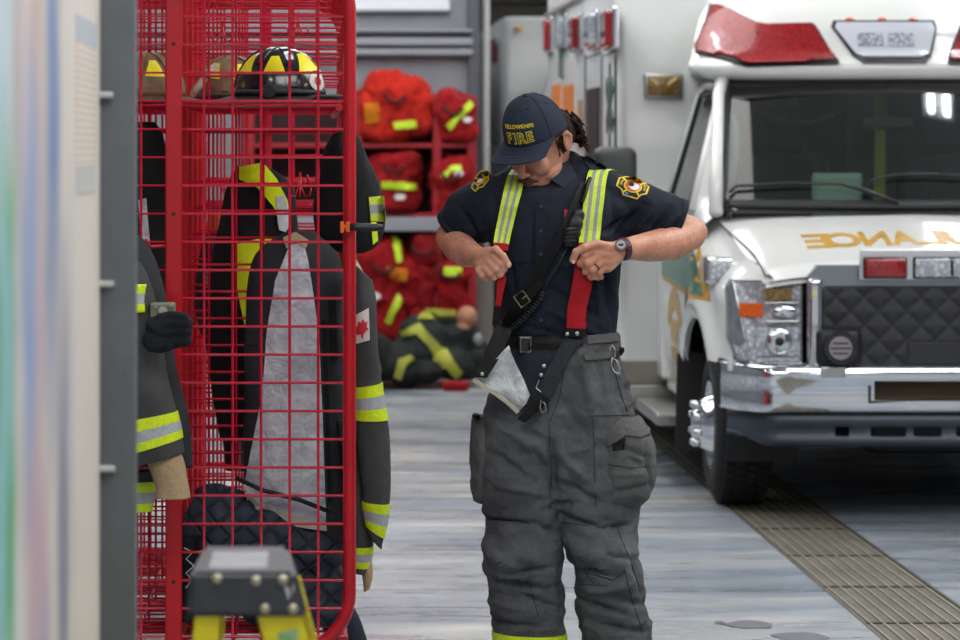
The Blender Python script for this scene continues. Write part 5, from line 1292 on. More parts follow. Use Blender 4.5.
# ---------------------------------------------------------------- the firefighter
YM_ = 9.4
def B(px, py, dy=0.0): return W(px, py, YM_+dy)
PX = YM_/F
man = empty('person', W(565, 700, YM_), 'young man in navy cap and shirt looking down, pulling on braces of charcoal turnout trousers', 'person')
man.location.z = 0
def skin_mat():
    nt = NT('skin'); co = coords(nt)
    n = nt.n('ShaderNodeTexNoise', i_Scale=14.0, i_Detail=6.0); nt.l(co, n.inputs['Vector'])
    r = ramp(nt, n.outputs['Fac'], [(.3, 'b5775c'), (.55, 'c58b70'), (.75, 'd09a80')]); 
    h = nt.n('ShaderNodeTexNoise', i_Scale=90.0, i_Detail=5.0, i_Distortion=1.5); nt.l(coords(nt, (1, 1, .5), (0, .6, 0)), h.inputs['Vector'])
    hr = ramp(nt, h.outputs['Fac'], [(.38, .72), (.52, 1.0)])
    # arm hair shows on the forearms only (away from hands and head)
    tc = nt.n('ShaderNodeTexCoord'); sp = nt.n('ShaderNodeSeparateXYZ'); nt.l(tc.outputs['Object'], sp.inputs[0])
    ax = nt.n('ShaderNodeMath', operation='SUBTRACT'); nt.l(sp.outputs[0], ax.inputs[0]); ax.inputs[1].default_value = B(556, 0).x
    ab = nt.n('ShaderNodeMath', operation='ABSOLUTE'); nt.l(ax.outputs[0], ab.inputs[0])
    mr = nt.n('ShaderNodeMapRange'); mr.inputs[1].default_value = .21; mr.inputs[2].default_value = .27; mr.inputs[4].default_value = .85; nt.l(ab.outputs[0], mr.inputs[0])
    mx = nt.n('ShaderNodeMixRGB', blend_type='MULTIPLY'); nt.l(mr.outputs[0], mx.inputs[0]); nt.l(r.outputs[0], mx.inputs[1]); nt.l(hr.outputs[0], mx.inputs[2])
    nt.l(mx.outputs[0], nt.b.inputs['Base Color']); nt.b.inputs['Roughness'].default_value = .5
    nt.b.inputs['Subsurface Weight'].default_value = .12; nt.b.inputs['Subsurface Radius'].default_value = (.02, .008, .004); nt.b.inputs['Subsurface Scale'].default_value = .4
    bump(nt, h.outputs['Fac'], .12, .001); return nt.m
M['skin'] = skin_mat()
M['shirt'] = fabric('navy_shirt', '151a23', '1e2430', rough=.85, vs=7, wr=12)
M['trou'] = fabric('charcoal_trousers', '39393b', '5e5f60', rough=.92, vs=6, weave=1100, wr=20)
M['trou2'] = fabric('charcoal_pocket', '3e3f3f', '616160', rough=.92, vs=6, weave=1100, wr=20)
M['seam'] = mat('seam_thread', '232426', .9)
M['hair'] = mat('dark_brown_hair', '1a110d', .8, var='30201a', vs=60, spec=.15)
M['leatherb'] = mat('black_leather', '0a0a0b', .55, bs=70, bd=.001, spec=.22)
M['cap_navy'] = fabric('cap_twill', '1e2431', '29303f', rough=.85, vs=5)
# head frame
HS = 1.07
HR = Matrix.Rotation(R(-38), 3, 'Z') @ Matrix.Rotation(R(2), 3, 'Y') @ Matrix.Rotation(R(30), 3, 'X')
HC = B(539, 143.5, -.05)
def Hd(x, y, z): return HC+HR @ Vector((x, y, z))*HS
mb = MB()
E = lambda c, r, rot=None: mb.ell(Hd(*c), r, HR if rot is None else HR @ rot, nu=28, nv=18)
E((0, .014, .035), (.073, .090, .086)); E((0, -.01, -.02), (.066, .082, .075)); E((0, -.030, -.062), (.052, .058, .050))
E((0, -.066, -.108), (.026, .022, .019)); E((0, -.045, -.085), (.042, .040, .034)); E((.034, -.020, -.066), (.022, .048, .032)); E((-.034, -.020, -.066), (.022, .048, .032)); E((0, .045, -.045), (.056, .050, .055))
E((0, -.074, .028), (.052, .022, .018)); E((.028, -.058, -.032), (.031, .030, .034)); E((-.028, -.058, -.032), (.031, .030, .034))
mb.tube([Hd(0, -.082, .015), Hd(0, -.096, -.008), Hd(0, -.112, -.032)], [.009, .0105, .012], 12); E((0, -.108, -.038), (.014, .013, .011)); E((.011, -.098, -.042), (.008, .010, .007)); E((-.011, -.098, -.042), (.008, .010, .007))
E((0, -.084, -.060), (.026, .016, .012)); E((0, -.090, -.066), (.022, .009, .0055)); E((0, -.088, -.077), (.020, .0095, .0065))
for sx_ in (-1, 1):
    E((sx_*.031, -.078, .006), (.0155, .010, .009))
    mb.tube([Hd(sx_*.074, .012, .022), Hd(sx_*.085, .024, .026), Hd(sx_*.088, .032, .010), Hd(sx_*.084, .026, -.012), Hd(sx_*.077, .012, -.026)], [.007, .0065, .006, .006, .008], 10)
    E((sx_*.078, .018, -.002), (.006, .014, .024))
neck = [Hd(0, .045, -.03), B(548, 178, .045), B(553, 200, .03)]
mb.tube(neck, [.058, .060, .075], 24)
# trunk core inside the shirt
mb.loft([[B(x+rx_*math.cos(t), y, dy)+Vector((0, ry*math.sin(t), 0)) for t in [2*math.pi*j/28 for j in range(28)]] for x, y, rx_, ry, dy in
         ((553, 186, 30, .07, .03), (553, 200, 52, .09, .02), (556, 235, 52, .10, .0), (558, 280, 48, .095, .0), (560, 325, 46, .09, .0), (563, 365, 52, .10, 0), (563, 405, 56, .105, 0))])
# legs and feet inside trousers and boots
for (x0, x1, x2) in ((540, 522, 528), (588, 604, 618)):
    mb.tube([B(x0, 395), B(x1, 545), B(x2, 670)], [.085, .062, .042], 16)
    mb.ell(B(x2, 698, -.05)+Vector((0, 0, .012)), (.045, .12, .035))
# arms
def arm(pts, rs): mb.tube([B(*p) for p in pts], rs, 20); [mb.ell(B(*p), (r, r, r), nu=18, nv=12) for p, r in zip(pts, rs)]
arm([(598, 201, .0), (648, 215, .02), (689, 233, .03)], [.050, .048, .050])
arm([(689, 234, .03), (672, 243, -.03), (648, 247, -.09), (630, 248.5, -.135), (619, 250, -.155)], [.050, .0515, .044, .034, .029])
mb.ell(B(699, 232, .045), (.026, .03, .03))
arm([(493, 203, .02), (470, 216, .07), (452, 235, .10)], [.048, .048, .046])
arm([(452, 238, .10), (458, 246, .04), (467, 253, -.04), (476, 256, -.11), (482, 257, -.15)], [.046, .0475, .042, .032, .027])
mb.ell(B(444, 238, .11), (.025, .028, .028))
def chain(pts, r, tip=1.0):
    P = [B(*p) for p in pts]; n = len(P); rs = [r*lerp(1.0, .86, i/(n-1)) for i in range(n)]
    mb.tube(P, rs, 12)
    for p, q in zip(P, rs): mb.ell(p, (q*1.06, q*1.06, q*1.06), nu=14, nv=10)
# his left hand (picture right): back of the hand towards us, fingers closing round the strap
def slab(pts, r, sq=1): 
    P = [B(*p[:3]) for p in pts]; 
    for i in range(len(P)-1): mb.tube([P[i], P[i+1]], [r[i], r[i+1]], 14)
    for p, q in zip(P, r): mb.ell(p, (q, q*.8, q), nu=14, nv=10)
slab([(619, 250, -.155), (608, 249, -.178), (596, 247, -.195)], [.026, .0215, .0165])
slab([(619, 252, -.155), (607, 255, -.180), (592, 253, -.200)], [.025, .021, .0155])
slab([(618, 254, -.155), (607, 261, -.178), (594, 262, -.198)], [.025, .021, .0155])
slab([(617, 256, -.153), (608, 266, -.172), (599, 269, -.188)], [.022, .019, .0145])
chain([(594, 249.5, -.200), (584.5, 255, -.212), (580.5, 263.5, -.200), (587, 267, -.178)], .0125)
chain([(596, 257.5, -.202), (587.5, 264, -.214), (585.5, 271.5, -.198), (592, 272, -.176)], .0120)
chain([(599, 264, -.199), (592, 270.5, -.208), (591, 277, -.193), (597, 277, -.174)], .0115)
chain([(603, 268, -.190), (599.5, 273, -.196), (598.5, 277.5, -.184), (601, 277, -.170)], .0102)
chain([(608, 246, -.185), (597, 243.5, -.210), (584, 247.5, -.228), (576, 252, -.226), (573, 260, -.215)], .0125)
# his right hand (picture left)
slab([(482, 257, -.15), (488, 254, -.170), (495, 252, -.185)], [.025, .022, .0165])
slab([(482, 259, -.15), (489, 259, -.172), (496, 260, -.186)], [.024, .021, .016])
slab([(481, 261, -.15), (486, 264, -.170), (491, 267, -.183)], [.024, .020, .015])
slab([(480, 262, -.148), (481, 267, -.165), (484, 272, -.176)], [.021, .018, .014])
chain([(494, 257.5, -.190), (500, 264, -.206), (504, 269, -.196), (500, 271, -.176)], .0120)
chain([(490, 263.5, -.190), (496, 269.5, -.205), (500, 274.5, -.194), (496, 275, -.174)], .0118)
chain([(485, 268.5, -.186), (490, 274, -.198), (493.5, 278, -.187), (490, 277.5, -.170)], .0112)
chain([(478.5, 270.5, -.176), (482, 276, -.186), (486, 279.5, -.178), (484, 278, -.162)], .0098)
chain([(489, 251, -.180), (496, 249.5, -.200), (503, 256, -.212), (508, 264.5, -.208)], .0122)
me = remesh(mb, .0034, 3, .45)
body = link(me, 'body', M['skin'], man); tbody = bvh(me)
# knuckle shading creases are left to the modelled fingers; nails on the thumb
for (x, y) in ((573.3, 261.5), (508.5, 265.5)):
    p = hitpx(tbody, x, y, .0005)
    if p: MB().ell(p, (.0055, .0015, .007), nu=10, nv=6).build('thumb_nail', mat('nail', 'd2a594', .3) if x > 550 else bpy.data.materials['nail'], man, smooth=True)
# eyes, brows, moustache, lips
for sx_ in (-1, 1):
    MB().ell(Hd(sx_*.031, -.080, .004), (.0125, .0085, .0075), HR).build('eye', mat('eye_white', 'd8d2cc', .2) if sx_ < 0 else bpy.data.materials['eye_white'], man, smooth=True)
    MB().ell(Hd(sx_*.031, -.0835, .008), (.0145, .0080, .0062), HR).build('eyelid', M['skin'], man, smooth=True)
    MB().tube([Hd(sx_*.016, -.098, .026), Hd(sx_*.034, -.095, .031), Hd(sx_*.050, -.083, .026)], [.003, .0048, .0025], 8).build('eyebrow', M['hair'], man, smooth=True)
mo = MB().tube([Hd(-.031, -.088, -.067), Hd(-.018, -.1005, -.059), Hd(0, -.106, -.0555), Hd(.018, -.1005, -.059), Hd(.031, -.088, -.067)], [.003, .0068, .0072, .0068, .003], 12).build('moustache', mat('moustache', '3c2820', .8, var='54382c', vs=120, bs=200, bd=.002), man, smooth=True)
MB().ell(Hd(0, -.0965, -.0755), (.019, .0045, .0042), HR).build('lower_lip', mat('lip', 'a5604e', .45), man, smooth=True)
# hair: curls at the nape and round the ear, sideburns
hair = empty('hair', Hd(0, .08, 0)); setpar(hair, man)
base = MB(); base.ell(Hd(0, .050, .004), (.086, .082, .072), HR)
rnd = random.Random(8)
for i in range(60):
    a = R(rnd.uniform(25, 155)); base.ell(Hd(.082*math.cos(a), .045+.080*math.sin(a), rnd.uniform(-.055, .028)), (rnd.uniform(.007, .011),)*3, nu=10, nv=7)
base.build('hair_base', M['hair'], hair, smooth=True)
rnd = random.Random(5); mb = MB()
for i in range(330):
    a = R(rnd.uniform(28, 152)); z = rnd.uniform(-.058, .030)
    rr = 1.0; x = math.cos(a)*.090; y = .042+math.sin(a)*.085
    if abs(x) > .05 and y < .058 and z < -.02: continue
    if z < -.04 and rnd.random() < .3: continue
    p0 = Vector((x*.96, y, z)); out = Vector((math.cos(a), math.sin(a), -.1)).normalized(); tg = Vector((-out.y, out.x, 0)); ln = rnd.uniform(.008, .018); ph = rnd.uniform(0, 6); sgn = rnd.choice((-1, 1))
    pts = []
    for k in range(9):
        u = k/8; pts.append(Hd(*(p0+out*(u*ln+.004)+tg*sgn*math.sin(ph+u*5.5)*.0085+Vector((0, 0, -u*.018+math.cos(ph+u*5.5)*.006)))))
    mb.tube(pts, [.0028]*7+[.002, .0010], 5)
mb.build('curls', M['hair'], hair, smooth=True)
mb = MB()
for sx_ in (-1, 1):
    for i in range(34):
        x0 = Vector((sx_*rnd.uniform(.068, .073), rnd.uniform(-.026, .000), rnd.uniform(-.020, .03)))
        mb.tube([Hd(*(x0+Vector((sx_*.006, 0, 0)))), Hd(*(x0+Vector((sx_*.0065, -.002, -.008))))], [.0022, .0010], 5)
tag(mb.build('sideburn', M['hair'], hair), kind=None)
# ---- cap
cap = empty('cap', Hd(0, 0, .09)); setpar(cap, man)
rings = []
for i in range(17):
    ph = math.pi/2*i/16; r_ = max(math.cos(ph), .015)**.80; z = .030+.118*math.sin(ph)**.95
    rings.append([Hd(.0815*r_*math.cos(a), .006+(.107 if math.sin(a) < 0 else .094)*r_*math.sin(a)-.008*math.sin(ph), z+(.012 if math.sin(a) < 0 else -.016)*abs(math.sin(a))*(1-i/16)*(1 if math.sin(a) < 0 else 1)) for a in [2*math.pi*j/60 for j in range(60)]])
crown = MB().loft(rings).build('crown', M['cap_navy'], cap, smooth=True); tcr = bvh(crown)
MB().ell(Hd(0, .002, .149), (.0075, .0075, .004), HR).build('top_button', M['cap_navy'], cap, smooth=True)
def capray(az, el):
    d = HR @ Vector((math.sin(R(az))*math.cos(R(el)), -math.cos(R(az))*math.cos(R(el)), math.sin(R(el))))
    o = Hd(0, .01, .04); h = tcr.ray_cast(o, d); return (h[0], d) if h[0] else (o+d*.1, d)
for az in (0, 60, 120, 180, 240, 300):
    pts = [capray(az, e) for e in range(2, 86, 6)]
    MB().tube([p+d*.0004 for p, d in pts], .0011, 6).build('panel_seam', M['cap_navy'], cap)
for az in (-30, 30, 90, -90):
    p, d = capray(az, 56); MB().ell(p, (.0028, .0028, .0028)).build('eyelet', M['leatherb'], cap)
# brim
vs = []; nb = 30; mrows = 12
for j in range(mrows+1):
    t = j/mrows
    for i in range(nb+1):
        a = lerp(-1, 1, i/nb); ang = a*R(74)
        bx = .0815*math.sin(ang); by = .006-.107*math.cos(ang)
        ox = .080*math.sin(a*R(76))*1.0; oy = -.088-.088*max(math.cos(a*R(90)), 0)**.62
        x = lerp(bx, ox, t); y = lerp(by, oy, t)
        z = lerp(.044+.0*abs(a), .036, t)-.022*(a*a)*(.25+.75*t)+.002
        vs.append((x, y, z))
n = nb+1; fs = [(j*n+i, j*n+i+1, (j+1)*n+i+1, (j+1)*n+i) for j in range(mrows) for i in range(nb)]
top = [Hd(*v) for v in vs]; bot = [Hd(v[0], v[1], v[2]-.0042) for v in vs]; N = len(vs)
edge = [i for i in range(n)]+[j*n+nb for j in range(1, mrows+1)]+[mrows*n+i for i in range(nb-1, -1, -1)]+[j*n for j in range(mrows-1, 0, -1)]
mb = MB().add(top+bot, fs+[tuple(N+k for k in f[::-1]) for f in fs]+[(edge[i], edge[(i+1) % len(edge)], N+edge[(i+1) % len(edge)], N+edge[i]) for i in range(len(edge))])
mb.build('brim', M['cap_navy'], cap, smooth=False, autos=45)
for t in (.25, .42, .58, .74, .9):
    j = int(t*mrows); MB().tube([top[j*n+i]+Vector((0, 0, .0003)) for i in range(1, n-1)], .0007, 5).build('brim_stitch', M['seam'] if t > 1 else M['cap_navy'], cap)
M['cap_yellow'] = mat('cap_embroidery', 'dcc41c', .6, var='c9b012', vs=90)
def capmap(cx_, ce, k, ke, shear=0):
    def fn(u, v):
        p, d = capray(cx_+u*k, ce+v*ke+u*shear); return p+d*.0006, d
    return fn
vf = text2d('YELLOWKNIFE', .15, .004, sx=.92); mapped(vf, capmap(9, 32, 56, 48), .0014, 'city_lettering', M['cap_yellow'], cap)
for i_, ch in enumerate('FIRE'):
    w0 = (-.285, -.125, .045, .25)[i_]
    for bold, th_, m_, nm in ((.021, .0012, 'cap_yellow', 'fire_lettering'), (-.004, .0021, 'cap_navy', 'fire_lettering_fill')):
        vs_, fs_ = text2d(ch, .34, bold, sx=.92); mapped(([(x+w0, y) for x, y in vs_], fs_), capmap(9, 15.5, 60, 60), th_, nm, M[m_], cap)

# ---- shirt: trunk and sleeves as one surface
mb = MB()
tors = [(528, 577, 168, .055, .065), (506, 598, 176, .085, .045), (488, 615, 186, .11, .025), (486, 620, 200, .13, .01), (489, 622, 225, .14, 0), (493, 621, 255, .138, 0), (498, 619, 285, .130, 0), (501, 617, 312, .125, 0), (504, 616, 335, .122, 0), (506, 614, 350, .115, 0)]
rings = []
for i in range(40):
    q = interp([list(t) for t in tors], i/39); xl_, xr_, y, dd, dy = q
    rings.append([B((xl_+xr_)/2+(xr_-xl_)/2*math.copysign(abs(math.cos(t))**.85, math.cos(t)), y, dy)+Vector((0, dd*math.copysign(abs(math.sin(t))**.9, math.sin(t)), 0)) for t in [2*math.pi*j/40 for j in range(40)]])
mb.loft(rings)
def sl(pts):
    P = [B(*p[:3]) for p in pts]; rs = [p[3] for p in pts]
    for i in range(len(P)-1): mb.tube([P[i], P[i+1]], [rs[i], rs[i+1]], 24)
    for p, r_ in zip(P[:-1], rs[:-1]): mb.ell(p, (r_, r_, r_), nu=20, nv=12)
sl([(596, 196, .01, .074), (622, 205, .015, .084), (648, 213, .02, .080), (673, 222, .025, .0735)])
mb.tube([B(556, 178, .06), B(580, 184, .035), B(600, 196, .02)], [.075, .078, .07], 20); mb.ell(B(569, 167, .06), (.04, .06, .045)); mb.ell(B(576, 172, .05), (.04, .06, .03)); mb.tube([B(545, 182, .05), B(520, 188, .035), B(496, 198, .02)], [.07, .070, .06], 20); mb.ell(B(640, 228, .01), (.075, .07, .045)); mb.ell(B(612, 215, .0), (.07, .09, .08))
sl([(492, 198, .02, .068), (480, 206, .045, .076), (468, 213, .065, .072), (457, 224, .085, .060)])
mb.ell(B(478, 228, .05), (.055, .06, .042)); mb.ell(B(495, 215, .0), (.05, .08, .07))
me = remesh(mb, .0058, 4)
folds = []
def addfold(p0, p1, depth, width): folds.append((Vector(p0), Vector(p1), depth, width))
def foldfn(c, n, lst, px0=None):
    # creases given in picture-plane coordinates (x,z); depth<0 cuts in
    d_ = 0
    for a, b, dep, wd in lst:
        ab = b-a; t = max(0, min(1, ((c.x-a.x)*ab.x+(c.z-a.y)*ab.y)/max(ab.x*ab.x+ab.y*ab.y, 1e-9)))
        dx = c.x-(a.x+ab.x*t); dz = c.z-(a.y+ab.y*t); q = (dx*dx+dz*dz)/(wd*wd)
        if q < 9:
            fall = math.sin(math.pi*(.12+.88*min(max(t, .0), 1))) if 0 < t < 1 else .35
            d_ += 1.9*dep*math.exp(-q)*max(fall, .3)
    return d_
def FL(lst): 
    out = []
    for x0, y0, x1, y1, dep, wd in lst:
        a = B(x0, y0); b = B(x1, y1); out.append((Vector((a.x, a.z)), Vector((b.x, b.z)), dep, wd))
    return out
SF = FL([(612, 240, 640, 205, -.010, .010), (628, 238, 652, 205, .008, .008), (645, 240, 668, 208, -.008, .008), (600, 232, 622, 218, -.010, .009), (655, 232, 680, 212, .006, .007), (585, 245, 612, 262, -.008, .009),
         (600, 262, 612, 330, -.009, .010), (590, 270, 598, 325, .006, .008), (480, 235, 462, 210, -.008, .008), (490, 240, 474, 218, .006, .007), (505, 250, 515, 300, -.007, .008), (530, 215, 528, 300, -.004, .006),
         (545, 285, 600, 318, -.008, .009), (540, 305, 600, 335, .006, .008), (520, 322, 560, 334, -.006, .007), (560, 240, 575, 290, -.006, .008), (560, 262, 598, 300, .006, .009), (495, 200, 505, 235, -.006, .007)])
displace(me, lambda c, n: c+n*(foldfn(c, n, SF) if n.y < .4 else 0)+n*wrink(c, .0048, 11, 2, (1, 1, .8)))
# open the neck and the sleeve ends slightly: hems
shirt = link(me, 'shirt', M['shirt'], man); tsh = bvh(me)
def hem(c, ax, r, name='sleeve_hem'):
    ax = ax.normalized(); u = ax.orthogonal().normalized(); v = ax.cross(u)
    rg = []
    for rr, dd in ((r+.002, -.010), (r+.0055, -.007), (r+.0045, .010), (r-.001, .012), (r-.012, .009), (r-.014, -.004)):
        rg.append([c+ax*dd+(u*math.cos(t)+v*math.sin(t))*rr for t in [2*math.pi*j/36 for j in range(36)]])
    return MB().loft(rg, cap=False).build(name, M['shirt'], man, smooth=True)
hem(B(675, 222.5, .025), B(689, 228, .03)-B(650, 212, .02), .071)
hem(B(456, 225, .087), B(452, 232, .10)-B(468, 213, .065), .058)
# collar
def pleat(name, polys, m, off=.004, th=.003, tree=None, step=5, par=None):
    for p in polys: patch(tree or tsh, p, m, name, par or man, off, th, step)
M['collar'] = fabric('navy_collar', '1c222c', '272e3a', vs=8)
colR = [Vector(v) for v in (B(560, 152, .03), B(571, 158, .05), B(582, 168, .03))]
def sheet(name, rows, m, th=.0035, par=None, uv=False):
    """curved cloth piece from rows of (px,py,dy)"""
    P = [[B(*p) for p in r] for r in rows]; h = len(P); w_ = len(P[0])
    vs = [v for r in P for v in r]; N = len(vs); fs = []; uvs = []
    for j in range(h-1):
        for i in range(w_-1):
            fs.append((j*w_+i, j*w_+i+1, (j+1)*w_+i+1, (j+1)*w_+i)); uvs.append([(i/(w_-1), j/(h-1)), ((i+1)/(w_-1), j/(h-1)), ((i+1)/(w_-1), (j+1)/(h-1)), (i/(w_-1), (j+1)/(h-1))])
    back = [tuple(N+k for k in f[::-1]) for f in fs]
    eg = [i for i in range(w_)]+[j*w_+w_-1 for j in range(1, h)]+[(h-1)*w_+i for i in range(w_-2, -1, -1)]+[j*w_ for j in range(h-2, 0, -1)]
    sides = [(eg[i], eg[(i+1) % len(eg)], N+eg[(i+1) % len(eg)], N+eg[i]) for i in range(len(eg))]
    mb = MB().add(vs+[v+Vector((0, th, -.0005)) for v in vs], fs+back+sides, uvs+[u[::-1] for u in uvs]+[[(0, 0)]*4]*len(sides))
    o = mb.build(name, m, par or man, smooth=False, autos=50); return o
sheet('collar_leaf', [[(566, 147, .03), (560, 158, -.02), (552, 168, -.055), (545, 176, -.075)], [(574, 156, .02), (570, 168, -.03), (564, 177, -.065), (556, 183, -.09)], [(579, 166, .0), (579, 180, -.05), (578, 190, -.085), (577, 196, -.105)]], M['collar'])
sheet('collar_leaf', [[(520, 172, -.02), (524, 180, -.07), (530, 186, -.09), (536, 189, -.095)], [(514, 178, -.03), (518, 188, -.08), (524, 195, -.10), (531, 198, -.105)], [(510, 184, -.05), (512, 196, -.10), (517, 206, -.115), (523, 209, -.12)]], M['collar'])
sheet('collar_stand', [[(556, 150, .09), (566, 146, .05), (569, 150, .02)], [(562, 160, .10), (574, 156, .06), (577, 160, .02)], [(568, 170, .10), (584, 167, .05), (586, 172, .01)]], M['collar'])
# placket, buttons, pockets
pleat('placket', [[(536, 200), (545, 199), (546, 335), (537, 335)]], M['shirt'], .0015, .002)
for y in (207, 231, 254, 276, 298, 320):
    p = hitpx(tsh, 541, y, .006)
    if p: MB().rod(p, p+Vector((0, -.002, 0)), .0052, n=14).build('button', mat('button_navy', '2b313c', .3) if y == 207 else bpy.data.materials['button_navy'], man)
M['pocket'] = fabric('navy_pocket', '181d27', '232a36', vs=9)
for P in ([(508, 222), (532, 225), (531, 262), (508, 262)], [(557, 226), (584, 224), (583, 266), (557, 268)]): pleat('chest_pocket', [P], M['pocket'], .001, .003)
for P in ([(507, 221), (532, 224), (531, 233), (521, 239), (508, 234)], [(556, 225), (584, 223), (583, 233), (570, 240), (557, 236)]): pleat('pocket_flap', [P], M['pocket'], .004, .003)
# epaulettes
pleat('epaulette', [[(579, 157), (588, 156), (607, 167), (604, 176), (590, 170)]], M['collar'], .002, .003)
# shoulder patches (fire-department shield)
M['pyellow'] = mat('patch_yellow', 'e0c21a', .6, var='caa914', vs=150); M['pred'] = mat('patch_red', 'b4401e', .6, var='cf6a20', vs=120); M['pwhite'] = mat('patch_white_thread', 'dcd8d8', .7); M['pblue'] = mat('patch_blue', '2f6fb4', .6); M['pdark'] = mat('patch_dark', '14161c', .8)
def shield(cx_, cy_, w_, h_, ang, label):
    def T(u, v): a = R(ang); return (cx_+u*w_*math.cos(a)-v*h_*math.sin(a), cy_+u*w_*math.sin(a)+v*h_*math.cos(a))
    out = [(-.15, -.95), (.25, -1.0), (.55, -.62), (1.0, -.35), (.95, .35), (.62, .55), (.45, 1.0), (-.45, .95), (-.62, .5), (-1.0, .25), (-.95, -.5), (-.6, -.72)]
    sh_ = empty('shoulder_patch', B(cx_, cy_, -.1)); setpar(sh_, man)
    for k, m_, off, nm in ((1.0, 'pyellow', .001, 'patch_border'), (.88, 'pdark', .0022, 'patch_field')):
        patch(tsh, [T(u*k, v*k) for u, v in out], M[m_], nm, sh_, off, .0009, 3)
    circ = lambda r, n=16, ox=0, oy=0: [T(ox+r*math.cos(2*math.pi*i/n), oy+r*math.sin(2*math.pi*i/n)*1.0) for i in range(n)]
    patch(tsh, circ(.56), M['pyellow'], 'patch_ring', sh_, .0034, .0008, 3)
    patch(tsh, circ(.46), M['pred'], 'patch_disc', sh_, .0044, .0008, 3)
    patch(tsh, circ(.30, ox=.08, oy=.04), M['pwhite'], 'patch_emblem', sh_, .0054, .0008, 3)
    patch(tsh, circ(.16, ox=-.12, oy=-.06), M['pdark'], 'patch_emblem_dark', sh_, .0062, .0006, 3)
    patch(tsh, circ(.12, ox=-.25, oy=.72, n=8), M['pblue'], 'patch_dot', sh_, .0036, .0008, 3)
    for a in (55, 125, 215, 325):
        c1, c2 = math.cos(R(a)), math.sin(R(a)); q = .055
        patch(tsh, [T(c1*.52-c2*q, c2*.52+c1*q), T(c1*.52+c2*q, c2*.52-c1*q), T(c1*.92+c2*q, c2*.92-c1*q), T(c1*.92-c2*q, c2*.92+c1*q)], M['pyellow'], 'patch_spoke', sh_, .0036, .0008, 3)
    for a0 in (175, 240, 335):
        for i in range(5):
            a = a0+i*9; patch(tsh, [T(r_*math.cos(R(a+s)), r_*math.sin(R(a+s))) for r_, s in ((.66, -2.5), (.66, 2.5), (.80, 2), (.80, -2))], M['pyellow'], 'patch_letter', sh_, .0036, .0008, 3)
shield(632.5, 187, 16.5, 11, 14, '')
shield(481, 180, 6.5, 13, 38, '')
patch(tsh, [(564, 210.5), (568.5, 210.5), (568.5, 219), (564, 219)], mat('flag_red', 'b3151f', .7), 'flag_red_bar', man, .006, .001, 3)
patch(tsh, [(568.5, 210.5), (575, 210), (575, 218.5), (568.5, 219)], M['pwhite'], 'flag_white_field', man, .006, .001, 3)

# ---- trousers
sec_p = [(505, 338, 618, 334, 9.4, .143), (502, 360, 621, 358, 9.4, .148), (494, 385, 628, 383, 9.4, .15), (486, 410, 634, 408, 9.4, .155), (481, 440, 637, 436, 9.4, .158), (483, 465, 638, 462, 9.4, .145), (496, 484, 626, 482, 9.4, .12), (520, 500, 604, 500, 9.4, .085)]
def rowsec(lst, Y): return [(a, y, b, y2, Y+dy, dd) for a, y, b, y2, dy, dd in lst]
secL = rowsec([(484, 420, 574, 430, 0, .13), (479, 465, 572, 475, 0, .142), (484, 505, 562, 512, -.01, .125), (486, 530, 561, 534, -.015, .12), (483.5, 552, 561.5, 556, -.03, .128), (485, 572, 561, 576, -.02, .118), (491, 590, 562.5, 592, 0, .112), (491, 612, 563.5, 614, .0, .116), (495, 634, 564, 636, .0, .110), (496, 660, 564, 660, .0, .112), (494, 682, 566, 682, 0, .112)], YM_)
secR = rowsec([(544, 425, 637, 422, 0, .13), (546, 470, 641, 466, 0, .142), (556, 505, 638, 508, -.01, .125), (561, 528, 635, 530, -.015, .118), (567, 550, 637, 552, -.03, .126), (576, 572, 641, 574, -.025, .116), (577, 590, 644, 592, -.01, .114), (577, 612, 648, 614, .0, .118), (583, 634, 652, 634, .0, .112), (584, 660, 655, 660, 0, .113), (585, 684, 657, 684, 0, .113)], YM_)
mb = MB(); mb.loft(limbrings(sec_p, 0, 1, 30, n=40)); mb.loft(limbrings(secL, 0, 1, 46, n=36)); mb.loft(limbrings(secR, 0, 1, 46, n=36))
me = remesh(mb, .0058, 4)
TF = FL([(487, 517, 530, 518, -.010, .008), (530, 518, 556, 530, -.010, .009), (486, 545, 520, 566, .008, .014), (488, 574, 545, 584, -.013, .009), (500, 565, 558, 562, -.008, .009), (492, 600, 530, 604, .007, .012), (520, 590, 560, 606, -.010, .010), (494, 618, 545, 622, -.008, .008),
         (560, 512, 600, 524, -.010, .008), (600, 524, 628, 520, -.009, .008), (566, 536, 600, 560, .010, .015), (574, 562, 612, 570, -.011, .010), (600, 548, 636, 556, -.008, .009), (578, 596, 620, 608, -.013, .009), (585, 585, 625, 583, .009, .013), (600, 620, 645, 628, -.008, .009), (612, 590, 645, 604, -.009, .009), (625, 540, 646, 620, -.006, .007),
         (545, 430, 556, 515, -.014, .012), (530, 445, 550, 480, -.008, .010), (500, 425, 540, 445, .008, .014), (490, 450, 530, 475, -.009, .011), (495, 480, 545, 490, .007, .012), (560, 400, 590, 440, -.007, .012), (555, 450, 590, 480, .009, .014), (560, 478, 600, 500, -.009, .010), (540, 505, 575, 498, -.008, .009), (575, 350, 590, 420, .006, .015), (592, 350, 600, 400, -.005, .010), (520, 425, 548, 438, -.008, .009), (618, 350, 625, 400, -.006, .008)])
displace(me, lambda c, n: c+n*(foldfn(c, n, TF) if n.y < .35 else 0)+n*wrink(c, .0075, 9, 7, (.8, 1, 1.9))+n*wrink(c, .0018, 28, 9, (1, 1, 1.3)))
trou = link(me, 'turnout_trousers', M['trou'], man); tt = bvh(me)
